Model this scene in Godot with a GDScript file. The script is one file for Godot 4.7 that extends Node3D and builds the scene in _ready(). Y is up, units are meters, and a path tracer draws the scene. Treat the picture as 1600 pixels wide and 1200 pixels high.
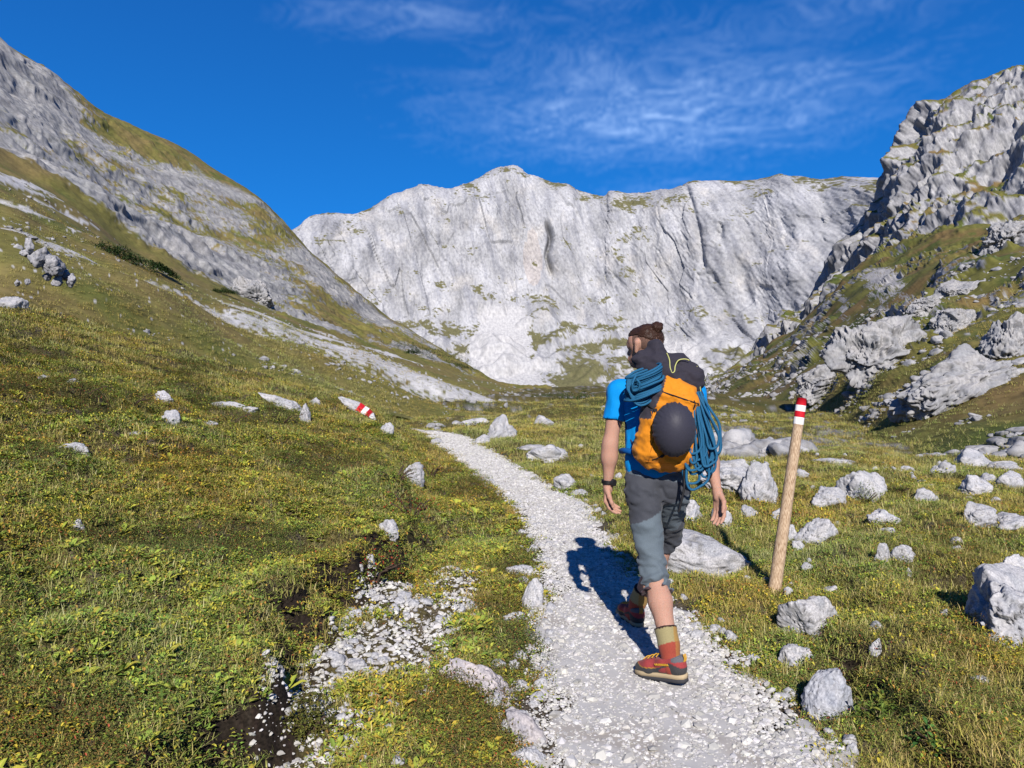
extends Node3D
# A hiker with an orange pack walks up a gravel path into a limestone cirque.

const F := 1203.0
const EYE := Vector3(0, 1.6, 0)
const PITCH := -0.0291
var rng := RandomNumberGenerator.new()
var names := {}
var mats := {}


# ---------- small helpers ----------
func at(px: float, py: float, d: float) -> Vector3:
	# a point of the place, measured from the photograph: picture column, row and metres ahead
	var v := Vector3((px - 800.0) / F, (600.0 - py) / F, -1.0).rotated(Vector3.RIGHT, PITCH)
	return EYE + v * d


func lin(r: float, g: float, b: float) -> Color:
	# linear base colour; 0.77 goes with the exposure set for this bright scene
	return Color(r * 0.77, g * 0.77, b * 0.77).linear_to_srgb()


func mat(r: float, g: float, b: float, rough := 0.9) -> StandardMaterial3D:
	var m := StandardMaterial3D.new()
	m.albedo_color = lin(r, g, b)
	m.roughness = rough
	m.metallic_specular = 0.3
	return m


func vmat(rough := 0.95) -> StandardMaterial3D:
	var m := StandardMaterial3D.new()
	m.vertex_color_use_as_albedo = true
	m.albedo_color = lin(1, 1, 1)
	m.roughness = rough
	m.metallic_specular = 0.25
	return m


func noise(sd: int, freq: float, octaves := 4, ridged := false, gain := 0.5) -> FastNoiseLite:
	var n := FastNoiseLite.new()
	n.seed = sd
	n.noise_type = FastNoiseLite.TYPE_SIMPLEX_SMOOTH
	n.frequency = freq
	n.fractal_octaves = octaves
	n.fractal_gain = gain
	n.fractal_type = FastNoiseLite.FRACTAL_RIDGED if ridged else (FastNoiseLite.FRACTAL_FBM if octaves > 1 else FastNoiseLite.FRACTAL_NONE)
	return n


func cells(sd: int, freq: float) -> FastNoiseLite:
	# one value per irregular block: broken rock
	var n := FastNoiseLite.new()
	n.seed = sd
	n.noise_type = FastNoiseLite.TYPE_CELLULAR
	n.cellular_return_type = FastNoiseLite.RETURN_CELL_VALUE
	n.cellular_jitter = 1.0
	n.frequency = freq
	n.fractal_type = FastNoiseLite.FRACTAL_NONE
	return n


func noise_tex(sd: int, freq: float, octaves: int, a: Color, b: Color, size := 512, lo := 0.0, hi := 1.0) -> ImageTexture:
	# a seamless noise picture between two colours (sRGB)
	var n := noise(sd, freq, octaves)
	var im := n.get_seamless_image(size, size)
	im.convert(Image.FORMAT_L8)
	var src := im.get_data()
	var dst := PackedByteArray()
	dst.resize(size * size * 3)
	var table := PackedByteArray()
	for k in 256:
		var c := a.lerp(b, clampf((k / 255.0 - lo) / (hi - lo), 0, 1))
		table.append(c.r8)
		table.append(c.g8)
		table.append(c.b8)
	for k in src.size():
		var q := src[k] * 3
		dst[k * 3] = table[q]
		dst[k * 3 + 1] = table[q + 1]
		dst[k * 3 + 2] = table[q + 2]
	return ImageTexture.create_from_image(Image.create_from_data(size, size, false, Image.FORMAT_RGB8, dst))


func numbered(called: String) -> String:
	if not names.has(called):
		names[called] = 0
		return called
	names[called] += 1
	return "%s_%03d" % [called, names[called]]


func tag(o: Node3D, label: String, category: String, group := "", kind := "") -> Node3D:
	if label != "":
		o.set_meta("label", label)
	if category != "":
		o.set_meta("category", category)
	if group != "":
		o.set_meta("group", group)
	if kind != "":
		o.set_meta("kind", kind)
	return o


func thing(called: String, label: String, category: String, where := Vector3.ZERO, group := "") -> Node3D:
	var o := Node3D.new()
	o.name = numbered(called)
	add_child(o)
	o.position = where
	return tag(o, label, category, group)


func put(called: String, m: Mesh, material: Material, parent: Node = null) -> MeshInstance3D:
	var o := MeshInstance3D.new()
	o.mesh = m
	o.material_override = material
	if parent == null:
		o.name = numbered(called)
		add_child(o)
	else:
		o.name = called
		parent.add_child(o, true)
	return o


func interp(xs: Array, ys: Array, x: float) -> float:
	if x <= xs[0]:
		return ys[0]
	for i in range(1, xs.size()):
		if x < xs[i]:
			var t: float = (x - xs[i - 1]) / (xs[i] - xs[i - 1])
			t = t * t * (3.0 - 2.0 * t) * 0.5 + t * 0.5
			return lerpf(ys[i - 1], ys[i], t)
	return ys[-1]


func grid_mesh(nu: int, nv: int, pos: PackedVector3Array, col: PackedColorArray) -> ArrayMesh:
	var nor := PackedVector3Array()
	nor.resize(pos.size())
	var sum := 0.0
	for j in nv:
		var j0 := maxi(j - 1, 0) * nu
		var j1 := mini(j + 1, nv - 1) * nu
		var jj := j * nu
		for i in nu:
			var a := pos[jj + mini(i + 1, nu - 1)] - pos[jj + maxi(i - 1, 0)]
			var b := pos[j1 + i] - pos[j0 + i]
			var n := a.cross(b).normalized()
			sum += n.y
			nor[jj + i] = n
	if sum < 0.0:
		for k2 in nor.size():
			nor[k2] = -nor[k2]
	var idx := PackedInt32Array()
	idx.resize((nu - 1) * (nv - 1) * 6)
	var k := 0
	for j in nv - 1:
		for i in nu - 1:
			var q := j * nu + i
			idx[k] = q
			idx[k + 1] = q + nu
			idx[k + 2] = q + 1
			idx[k + 3] = q + 1
			idx[k + 4] = q + nu
			idx[k + 5] = q + nu + 1
			k += 6
	var arr := []
	arr.resize(Mesh.ARRAY_MAX)
	arr[Mesh.ARRAY_VERTEX] = pos
	arr[Mesh.ARRAY_NORMAL] = nor
	if col.size():
		arr[Mesh.ARRAY_COLOR] = col
	arr[Mesh.ARRAY_INDEX] = idx
	var m := ArrayMesh.new()
	m.add_surface_from_arrays(Mesh.PRIMITIVE_TRIANGLES, arr)
	return m


func cat(a: Vector3, b: Vector3, c: Vector3, d: Vector3, t: float) -> Vector3:
	return b.cubic_interpolate(c, a, d, t)


func row_at(line: Array, u: float) -> Vector3:
	var n := line.size() - 1
	var s := clampf(u, 0, 1) * n
	var i := mini(int(s), n - 1)
	return cat(line[maxi(i - 1, 0)], line[i], line[i + 1], line[mini(i + 2, n)], s - i)


func loft(lines: Array, nu: int, nv: int, share: Array) -> PackedVector3Array:
	# a surface through lines that run across a mountainside, foot first; share: how many rows each band gets
	var out := PackedVector3Array()
	out.resize(nu * nv)
	var total := 0.0
	for s in share:
		total += s
	for i in nu:
		var u := float(i) / (nu - 1)
		var p := []
		for l in lines:
			p.append(row_at(l, u))
		var n := p.size() - 1
		for j in nv:
			var w := float(j) / (nv - 1) * total
			var k := 0
			while k < n - 1 and w > share[k]:
				w -= share[k]
				k += 1
			out[j * nu + i] = cat(p[maxi(k - 1, 0)], p[k], p[k + 1], p[mini(k + 2, n)], clampf(w / share[k], 0, 1))
	return out


func normals_of(nu: int, nv: int, pos: PackedVector3Array) -> PackedVector3Array:
	var nor := PackedVector3Array()
	nor.resize(pos.size())
	for j in nv:
		for i in nu:
			var a := pos[j * nu + mini(i + 2, nu - 1)] - pos[j * nu + maxi(i - 2, 0)]
			var b := pos[mini(j + 2, nv - 1) * nu + i] - pos[maxi(j - 2, 0) * nu + i]
			var n := a.cross(b)
			nor[j * nu + i] = (n if n.y > 0 else -n).normalized()
	return nor


func soften(nu: int, nv: int, f: PackedFloat32Array) -> PackedFloat32Array:
	var out := f.duplicate()
	for j in range(1, nv - 1):
		for i in range(1, nu - 1):
			var k := j * nu + i
			out[k] = f[k] * 0.3 + (f[k - 1] + f[k + 1] + f[k - nu] + f[k + nu]) * 0.125 + (f[k - nu - 1] + f[k - nu + 1] + f[k + nu - 1] + f[k + nu + 1]) * 0.05
	return out


func table(rows: Array) -> Array:
	# [px, [py, d] of each line ...] -> one array of points for every line
	var lines := []
	for k in range(1, rows[0].size()):
		var l := []
		for r in rows:
			l.append(at(r[0] + (r[k][2] if r[k].size() > 2 else 0.0), r[k][0], r[k][1]))
		lines.append(l)
	return lines


func sstep(a: float, b: float, x: float) -> float:
	return smoothstep(a, b, x)


func _ready() -> void:
	rng.seed = 7
	setup_view()
	print("view ", Time.get_ticks_msec())
	build_ground()
	print("ground ", Time.get_ticks_msec())
	build_headwall()
	build_left_mountain()
	build_right_mountain()
	print("mountains ", Time.get_ticks_msec())
	build_rocks()
	print("rocks ", Time.get_ticks_msec())
	build_gravel()
	build_plants()
	print("plants ", Time.get_ticks_msec())
	build_shrubs()
	build_hiker()
	build_post()
	print("hiker ", Time.get_ticks_msec())
	#NEXT


func setup_view() -> void:
	var cam := Camera3D.new()
	cam.name = "camera"
	cam.position = EYE
	cam.rotation.x = PITCH
	cam.fov = rad_to_deg(2.0 * atan(600.0 / F))
	cam.near = 0.05
	cam.far = 9000.0
	cam.current = true
	add_child(cam)

	var sun := DirectionalLight3D.new()
	sun.name = "sun"
	var az := deg_to_rad(SUN_AZ)
	var el := deg_to_rad(SUN_EL)
	var from := Vector3(sin(az) * cos(el), sin(el), cos(az) * cos(el))
	sun.look_at_from_position(from * 10.0, Vector3.ZERO, Vector3.UP)
	sun.light_energy = 1.6
	sun.light_color = Color(1.0, 0.975, 0.955)
	sun.light_angular_distance = 0.5
	sun.shadow_enabled = true
	add_child(sun)

	var sky_m := ProceduralSkyMaterial.new()
	sky_m.sky_top_color = lin(0.006, 0.064, 0.29)
	sky_m.sky_horizon_color = lin(0.020, 0.293, 0.915)
	sky_m.sky_curve = 0.185
	sky_m.ground_bottom_color = lin(0.10, 0.10, 0.09)
	sky_m.ground_horizon_color = lin(0.20, 0.22, 0.24)
	sky_m.sun_angle_max = 1.0
	sky_m.sky_cover = cirrus()
	sky_m.sky_cover_modulate = Color(1, 1, 1, 0.77)
	var sky := Sky.new()
	sky.sky_material = sky_m
	var env := Environment.new()
	env.background_mode = Environment.BG_SKY
	env.sky = sky
	env.tonemap_mode = Environment.TONE_MAPPER_LINEAR
	env.tonemap_exposure = EXPOSURE
	env.sdfgi_enabled = true
	env.ssao_enabled = true
	env.ssil_enabled = true
	var we := WorldEnvironment.new()
	we.name = "world"
	we.environment = env
	add_child(we)

const SUN_AZ := 2.0
const SUN_EL := 34.0
const EXPOSURE := 1.62


func cirrus() -> ImageTexture:
	# thin high cloud all round the sky, drawn on a flat layer overhead; a few denser fans
	var w := 2048
	var h := 1024
	var n1 := noise(31, 1.0, 5, false, 0.55)
	var n2 := noise(32, 1.0, 4)
	var n3 := noise(33, 1.0, 3)
	var fans := [[0.62, -3.15, 0.9, 0.8, 1.3], [-0.35, -2.25, 0.34, 0.16, 0.75], [0.24, -2.12, 0.10, 0.12, 0.7], [1.0, -2.1, 0.35, 0.3, 0.35], [0.95, -4.6, 0.5, 0.5, 0.5], [-2.3, -4.4, 0.7, 0.5, 0.35],
		[2.4, 1.2, 1.0, 0.8, 0.8], [-2.0, 1.8, 1.1, 0.7, 0.8], [-2.6, -0.9, 0.6, 0.5, 0.6], [0.4, 3.2, 1.2, 0.8, 0.8], [3.4, -1.4, 0.9, 0.7, 0.7]]
	var data := PackedByteArray()
	data.resize(w * h * 4)
	data.fill(255)
	for r in h:
		var y := cos((r + 0.5) / h * PI)
		var s := sin((r + 0.5) / h * PI)
		for c in w:
			var a := 0.0
			if y > 0.1:
				var phi := (c + 0.5) / w * TAU
				var x := sin(phi) * s / y
				var z := -cos(phi) * s / y
				var m := 0.03
				for f in fans:
					var dx: float = (x - f[0]) / f[2]
					var dz: float = (z - f[1]) / f[3]
					var q := dx * dx + dz * dz
					if q < 5.0:
						m += exp(-q * 1.4) * f[4]
				var wx := n3.get_noise_2d(x * 1.3, z * 1.3) * 0.5
				var wz := n3.get_noise_2d(x * 1.3 + 40, z * 1.3) * 0.5
				# streaks drawn out along one wind direction
				var su := (x * 0.69 + z * 0.72) + wx * 0.5
				var sv := (-x * 0.72 + z * 0.69) + wz * 0.5
				var streak := n1.get_noise_2d(su * 1.6, sv * 6.5) * 0.5 + 0.5
				var puff := n2.get_noise_2d(su * 3.0 + 9, sv * 3.4) * 0.5 + 0.5
				var fine := n1.get_noise_2d(su * 8.0 + 70, sv * 30.0)
				a = maxf(0.0, m * (0.25 + 1.3 * streak * puff * 2.0) * (0.8 + 0.75 * fine) - 0.12) * smoothstep(0.1, 0.2, y)
				a = clampf(a * 0.165, 0, 0.4)
			data[(r * w + c) * 4] = 228
			data[(r * w + c) * 4 + 1] = 246
			data[(r * w + c) * 4 + 3] = int(a * 255.0 + 0.5)
	return ImageTexture.create_from_image(Image.create_from_data(w, h, false, Image.FORMAT_RGBA8, data))


# ---------- the ground near the path ----------
const PD := [-8.0, 0.0, 3.0, 3.6, 4.4, 5.75, 6.75, 8.2, 10.4, 12.4, 15.4, 18.0, 24.0]
const PC := [0.95, 0.80, 0.71, 0.66, 0.64, 0.58, 0.54, 0.46, -0.02, -0.49, -1.15, -1.9, -4.0]
const PW := [0.62, 0.62, 0.62, 0.60, 0.51, 0.34, 0.32, 0.38, 0.37, 0.40, 0.37, 0.36, 0.35]
var gn1: FastNoiseLite
var gn2: FastNoiseLite
var gn3: FastNoiseLite


func path_side(x: float, d: float) -> Vector2:
	# (metres left of the path's left edge, metres right of its right edge)
	var c := interp(PD, PC, d)
	var w := interp(PD, PW, d)
	return Vector2(c - w - x, x - c - w)


func left_t(l: float, d: float, wob: float) -> float:
	# metres beyond the foot of the broken bank on the left
	return l - interp([-2.0, 4.2, 5.2, 6.2, 10.0, 18.0], [1.15, 1.12, 1.1, 0.85, 0.5, 0.15], d) - wob * 0.22


func right_t(r: float, d: float, wob: float) -> float:
	return r - interp([0.0, 3.2, 4.2, 5.0], [0.32, 0.36, 0.5, 1.2], d) - wob * 0.12


func gh(x: float, z: float) -> float:
	var d := -z
	var side := path_side(x, d)
	var l := maxf(side.x, 0.0)
	var r := maxf(side.y, 0.0)
	var h := 0.0
	var wob := gn1.get_noise_2d(x * 1.2 + 5, z * 1.2)
	if l > 0.0:
		var t := left_t(l, d, wob)
		var wide := interp([2.0, 5.5, 8.0, 12.0], [0.13, 0.16, 0.9, 1.3], d)
		h += 0.05 * smoothstep(0.0, 0.35, l)
		h += interp([3.0, 5.5, 8.0, 14.0], [0.30, 0.34, 0.3, 0.42], d) * smoothstep(-0.04, wide, t)
		t = maxf(t, 0.0)
		h += 0.235 * t * t / (t + 0.8) + 0.006 * minf(t * t, 60.0)
		h = minf(h, 7.0)
	if r > 0.0:
		h += 0.06 * smoothstep(0.0, 0.4, r)
		h += interp([0.0, 3.8, 4.8, 7.0], [0.17, 0.15, 0.06, 0.03], d) * smoothstep(-0.02, 0.14, right_t(r, d, wob))
		h += 0.10 * smoothstep(0.5, 3.0, r) - 0.035 * maxf(0.0, r - 2.0)
		h -= 0.022 * maxf(0.0, d - 7.0) * smoothstep(0.0, 3.0, r)
	var rough := smoothstep(-0.05, 0.4, maxf(side.x, side.y))
	h += gn1.get_noise_2d(x * 0.5, z * 0.5) * (0.17 if l > 0.0 else 0.12) * rough
	h += gn2.get_noise_2d(x, z) * 0.07 * rough
	h += gn3.get_noise_2d(x, z) * (0.006 + 0.03 * rough)
	if d > 10.0:
		var a := x / d
		var crest := interp([-0.8, -0.35, -0.15, -0.08, 0.02, 0.12, 0.22, 0.32, 0.8], [21.0, 17.5, 16.5, 16.0, 23.0, 23.0, 16.0, 13.5, 13.5], a)
		var low := interp([20.0, 58.0, 200.0, 900.0, 3000.0], [-2.0, -2.6, -6.8, -28.0, -60.0], d) + gn1.get_noise_2d(x * 0.05, z * 0.05) * 1.5 * smoothstep(35.0, 80.0, d) + gn1.get_noise_2d(x * 0.16 + 9, z * 0.16) * 0.35
		var fade := interp([-0.3, -0.1, 0.1, 0.2, 0.3], [26.0, 18.0, 16.0, 11.0, 9.0], a)
		h = lerpf(h, low, smoothstep(crest, crest + fade, d + wob))
	else:
		for pit in [[2.85, 4.95, 0.30, 0.22], [-1.28, 5.15, 0.24, 0.22], [1.75, 3.75, 0.22, 0.14], [1.50, 5.55, 0.14, 0.12], [2.55, 6.55, 0.12, 0.1]]:
			var qx: float = (x - pit[0]) / pit[2]
			var qd: float = (d - pit[1]) / pit[2]
			var qq := qx * qx + qd * qd
			if qq < 4.0:
				h -= pit[3] * smoothstep(1.4, 0.5, qq)
	if d < 0.0:
		h = lerpf(h, minf(h, 2.0), smoothstep(0.0, -20.0, d))
		h = lerpf(h, -1.0, smoothstep(-20.0, -200.0, d))
	return h


func build_ground() -> void:
	gn1 = noise(11, 0.9, 3)
	gn2 = noise(12, 1.6, 3)
	gn3 = noise(13, 7.0, 3)
	var cn := noise(14, 0.7, 4)
	var cf := noise(15, 6.0, 3)
	var angles := PackedFloat64Array()
	for k in 50:
		angles.append(lerpf(-180.0, -62.0, k / 50.0))
	for k in 36:
		angles.append(lerpf(-62.0, -44.0, k / 36.0))
	for k in 420:
		angles.append(lerpf(-44.0, 44.0, k / 420.0))
	for k in 36:
		angles.append(lerpf(44.0, 62.0, k / 36.0))
	for k in 51:
		angles.append(lerpf(62.0, 180.0, k / 50.0))
	var radii := PackedFloat64Array([0.02])
	var r := 0.7
	while r < 3000.0:
		radii.append(r)
		r *= 1.013 if r < 32.0 else (1.022 if r < 260.0 else 1.06)
	var nu := angles.size()
	var nv := radii.size()
	var pos := PackedVector3Array()
	var col := PackedColorArray()
	pos.resize(nu * nv)
	col.resize(nu * nv)
	for i in nu:
		var a := deg_to_rad(angles[i])
		var sa := sin(a)
		var ca := cos(a)
		for j in nv:
			var x := sa * radii[j]
			var z := -ca * radii[j]
			pos[j * nu + i] = Vector3(x, gh(x, z), z)
			var side := path_side(x, -z)
			var edge := maxf(side.x, side.y) + cf.get_noise_2d(x, z) * 0.16
			var t := cn.get_noise_2d(x, z) * 0.5 + 0.5
			var f := cf.get_noise_2d(x * 2.0, z * 2.0)
			var soil := Color(0.085, 0.066, 0.045).lerp(Color(0.15, 0.125, 0.10), t)
			var turf := Color(0.10, 0.09, 0.03).lerp(Color(0.15, 0.12, 0.05), t)
			turf = turf.lerp(soil, smoothstep(0.0, 0.4, f))
			var c := soil.lerp(turf, smoothstep(-0.05, 0.25, edge))
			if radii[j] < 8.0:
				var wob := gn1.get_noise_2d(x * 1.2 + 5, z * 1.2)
				var humus_and_shade := 0.0
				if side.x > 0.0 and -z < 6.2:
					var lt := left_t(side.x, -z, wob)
					humus_and_shade = smoothstep(-0.16, -0.05, lt + f * 0.1) * smoothstep(0.22, 0.12, lt)
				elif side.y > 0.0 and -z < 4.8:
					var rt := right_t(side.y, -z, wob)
					humus_and_shade = smoothstep(-0.14, -0.04, rt + f * 0.1) * smoothstep(0.2, 0.12, rt)
				c = c.lerp(Color(0.035, 0.026, 0.019), humus_and_shade)  # dark humus on the bank step, with the overhang's shade painted in
			if radii[j] > 22.0:
				var far := Color(0.15, 0.14, 0.04).lerp(Color(0.17, 0.13, 0.045), t)
				far = far.lerp(Color(0.085, 0.10, 0.028), smoothstep(0.1, 0.5, cn.get_noise_2d(x * 0.12, z * 0.12)))
				var rub := cn.get_noise_2d(x * 0.5 + 40, z * 0.5) + 0.6 * cn.get_noise_2d(x * 0.07, z * 0.07 + 20)
				far = far.lerp(Color(0.40, 0.39, 0.38) * (0.8 + 0.6 * f), smoothstep(0.30, 0.42, rub + 0.5 * cf.get_noise_2d(x * 0.3, z * 0.3)))
				c = c.lerp(far, smoothstep(22.0, 30.0, radii[j]))
			c = c * (1.0 + 0.35 * f)
			c.a = 1.0
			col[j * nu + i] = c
	var m := vmat()
	m.uv1_triplanar = true
	m.uv1_world_triplanar = true
	m.uv1_scale = Vector3.ONE * 1.7
	m.albedo_texture = noise_tex(53, 0.06, 5, Color(0.55, 0.54, 0.52), Color(1, 1, 1), 512, 0.3, 0.65)
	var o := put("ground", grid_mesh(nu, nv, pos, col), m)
	tag(o, "turf and soil ground of the alpine valley floor", "", "", "structure")
	build_path(cf)


func path_extra(e: float) -> float:
	return 0.016 - 0.085 * smoothstep(-0.13, 0.12, e)


func build_path(cf: FastNoiseLite) -> void:
	var nu := 80
	var nv := 440
	var pos := PackedVector3Array()
	var col := PackedColorArray()
	var en := noise(17, 1.9, 3)
	for j in nv:
		var d := -4.0 + pow(float(j) / (nv - 1), 1.25) * 26.0
		var c := interp(PD, PC, d)
		var w := interp(PD, PW, d) + 0.3
		for i in nu:
			var x := c + lerpf(-w, w, float(i) / (nu - 1))
			var side := path_side(x, d)
			var e := maxf(side.x, side.y) + en.get_noise_2d(x, d) * 0.32
			var y := gh(x, -d) + path_extra(e) + cf.get_noise_2d(x * 4.0, d * 4.0) * 0.006
			pos.append(Vector3(x, y, -d))
			var t := cf.get_noise_2d(x * 0.6, d * 0.6) * 0.5 + 0.5
			var k := Color(0.41, 0.395, 0.37).lerp(Color(0.52, 0.505, 0.475), t)
			k = k.lerp(Color(0.30, 0.255, 0.20), smoothstep(0.05, 0.45, cf.get_noise_2d(x * 0.35 + 50, d * 0.35) + 0.35 * smoothstep(-0.3, 0.1, e)) * 0.55)
			col.append(k)
	var o := put("gravel_path", grid_mesh(nu, nv, pos, col), vmat())
	tag(o, "pale gravel footpath winding up the valley", "", "", "structure")


# ---------- the mountains ----------
func build_headwall() -> void:
	# columns: px, then [row, metres] of: buried foot, scree foot, foot of the wall, ridge, back
	var rows := [
		[150, [640, 700], [560, 720], [480, 850], [400, 950], [420, 1300]],
		[300, [640, 720], [575, 760], [490, 880], [385, 990], [420, 1300]],
		[400, [640, 740], [585, 800], [480, 930], [372, 1030], [420, 1350]],
		[455, [640, 760], [592, 830], [480, 970], [360, 1060], [420, 1400]],
		[500, [640, 780], [596, 850], [484, 1000], [334, 1090], [420, 1450]],
		[560, [640, 790], [600, 870], [490, 1030], [331, 1120], [420, 1500]],
		[620, [640, 800], [602, 880], [497, 1050], [301, 1150], [420, 1500]],
		[655, [640, 800], [603, 890], [492, 1060], [292, 1160], [420, 1500]],
		[700, [640, 800], [604, 895], [480, 1070], [294, 1180], [420, 1500]],
		[735, [640, 800], [604, 900], [474, 1075], [285, 1190], [420, 1500]],
		[770, [640, 800], [604, 900], [472, 1080], [263, 1200], [420, 1500]],
		[800, [640, 800], [604, 900], [470, 1085], [260, 1200], [420, 1500]],
		[830, [640, 800], [604, 900], [468, 1090], [274, 1200], [420, 1500]],
		[880, [640, 800], [604, 900], [480, 1090], [290, 1200], [420, 1500]],
		[940, [640, 800], [604, 890], [500, 1080], [305, 1195], [420, 1500]],
		[956, [640, 800], [604, 885], [505, 1075], [297, 1190], [420, 1500]],
		[1005, [640, 790], [603, 870], [515, 1060], [303, 1180], [420, 1500]],
		[1050, [640, 780], [602, 850], [525, 1040], [297, 1160], [420, 1500]],
		[1090, [640, 770], [601, 830], [530, 1010], [283, 1140], [420, 1500]],
		[1180, [640, 740], [600, 800], [525, 960], [280, 1090], [420, 1450]],
		[1220, [640, 720], [598, 780], [515, 930], [277, 1060], [420, 1400]],
		[1290, [640, 690], [595, 740], [490, 880], [279, 1010], [420, 1350]],
		[1370, [640, 650], [590, 700], [470, 820], [277, 950], [420, 1300]],
		[1450, [640, 620], [585, 650], [460, 760], [290, 880], [420, 1250]],
		[1650, [640, 580], [580, 600], [460, 680], [320, 780], [420, 1150]]]
	var nu := 760
	var nv := 300
	var share := [14.0, 105.0, 190.0, 21.0]
	var pos := loft(table(rows), nu, nv, share)
	var nor := normals_of(nu, nv, pos)
	var big := noise(41, 0.012, 3)
	var butt := noise(42, 0.022, 4, true)
	var flute := noise(43, 0.06, 4, true)
	var fine := noise(44, 0.16, 3)
	var patch := noise(45, 0.012, 5, false, 0.6)
	var blk := cells(47, 0.035)
	var blk2 := cells(48, 0.11)
	var line := noise(49, 0.02, 4, true)
	var streak := noise(46, 0.05, 3)
	var col := PackedColorArray()
	col.resize(nu * nv)
	var v_scree := 14.0 / 330.0
	var v_wall := 119.0 / 330.0
	var v_top := 309.0 / 330.0
	var heights := PackedFloat32Array()
	heights.resize(nu * nv)
	for j in nv:
		var v := float(j) / (nv - 1)
		for i in nu:
			var k := j * nu + i
			var p := pos[k]
			var wall := smoothstep(v_wall - 0.10, v_wall + 0.08, v + big.get_noise_2d(p.x * 0.6, p.y) * 0.1)
			var ridge := smoothstep(v_top + 0.03, v_top - 0.03, v)
			var f := big.get_noise_2d(p.x, p.y * 0.4) * 16.0 * wall
			# buttresses and flutes run down the face, leaning a little
			var lean := p.x + p.y * 0.25
			f += (butt.get_noise_2d(lean, p.y * 0.3) + 0.2) * 2.4 * wall
			f += blk.get_noise_3d(lean, p.y * 0.4, p.z * 0.5) * 2.6 * wall + blk2.get_noise_3d(lean, p.y * 0.55, p.z * 0.5) * 0.9 * (wall * 0.8 + 0.2)
			f += flute.get_noise_2d(lean, p.y * 0.35 + p.z * 0.1) * 0.9 * (wall * 0.85 + 0.15)
			# the great black cleft in the middle of the face and a lesser one right of it
			var cx := p.x - 54.0 - 3.0 * sin(p.y * 0.11)
			f -= 15.0 * exp(-cx * cx / 10.0) * smoothstep(118.0, 140.0, p.y) * smoothstep(216.0, 196.0, p.y) * wall
			var cx2 := p.x - 268.0 + p.y * 0.05
			f -= 9.0 * exp(-cx2 * cx2 / 14.0) * smoothstep(110.0, 150.0, p.y) * wall
			f += fine.get_noise_2d(lean * 1.2, p.y * 0.6) * 0.8 * (wall * 0.8 + 0.2)
			# rounded slabs below the wall
			var slab := (1.0 - wall) * smoothstep(v_scree, v_scree + 0.06, v)
			var hump := big.get_noise_2d(p.x * 1.2 + 300, p.z * 1.2)
			f += maxf(hump, -0.1) * 22.0 * slab
			f *= (0.25 + 0.75 * ridge) * lerpf(1.0, 0.45, smoothstep(v_top - 0.2, v_top, v))
			heights[k] = f
			pos[k] = p + nor[k] * f
			if v > v_top - 0.02:
				pos[k].y += (flute.get_noise_2d(p.x * 1.5, 7.0)) * 1.2 * ridge
	var nor2 := normals_of(nu, nv, pos)
	for j in nv:
		var v := float(j) / (nv - 1)
		for i in nu:
			var k := j * nu + i
			var p := pos[k]
			var n := nor2[k]
			var st := streak.get_noise_2d(p.x * 1.4 + p.y * 0.3, p.y * 0.22)
			var fi := fine.get_noise_3d(p.x * 1.6, p.y * 1.6, p.z)
			var rock := Color(0.435, 0.437, 0.445).lerp(Color(0.335, 0.34, 0.362), smoothstep(-0.1, 0.5, st))
			rock = rock.lerp(Color(0.17, 0.17, 0.18), smoothstep(0.78, 0.92, line.get_noise_2d(p.x + p.y * 0.55, p.y * 0.6 - p.x * 0.1)) * 0.7)
			rock = rock.lerp(Color(0.52, 0.505, 0.485), smoothstep(0.1, 0.6, patch.get_noise_2d(p.x * 1.3 + 90, p.y)))
			# the fresh scar left of the great gully and the pale rubble under it
			var sx := (p.x - 30.0) / 13.0
			var sy := (p.y - 155.0) / 42.0
			if sx * sx + sy * sy < 1.0 + st * 0.6:
				rock = rock.lerp(Color(0.50, 0.43, 0.37), 0.45)
			var stain := p.x - 54.0 - 3.0 * sin(p.y * 0.11) + st * 4.0  # dark water stain in the cleft, its overhang shadow painted in too
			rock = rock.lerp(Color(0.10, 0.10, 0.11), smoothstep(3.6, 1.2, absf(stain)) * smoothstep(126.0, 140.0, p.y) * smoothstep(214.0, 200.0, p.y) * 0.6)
			var c := rock * (0.92 + 0.14 * fi + rng.randf_range(-0.03, 0.03) + 0.3 * big.get_noise_2d(p.x * 1.3 + 500, p.y * 1.3))
			# scree cones: smooth, pale, fine
			var lower := smoothstep(v_wall + 0.02, v_wall - 0.10, v)
			var fan := absf(p.x - (-18.0 + (p.z + 880.0) * -0.05)) / (28.0 + 0.16 * (p.z + 1080.0))
			var fan2 := absf(p.x - 195.0 - (p.z + 880.0) * -0.12) / (22.0 + 0.12 * (p.z + 1060.0))
			var scree := 1.0 - minf(fan, fan2) + patch.get_noise_2d(p.x * 2.0, p.z * 2.0) * 0.5
			var on_scree := smoothstep(-0.15, 0.25, scree) * smoothstep(0.05, 0.4, lower)
			c = c.lerp(Color(0.49, 0.485, 0.48) * (1.0 + 0.06 * fi), on_scree)
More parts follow.
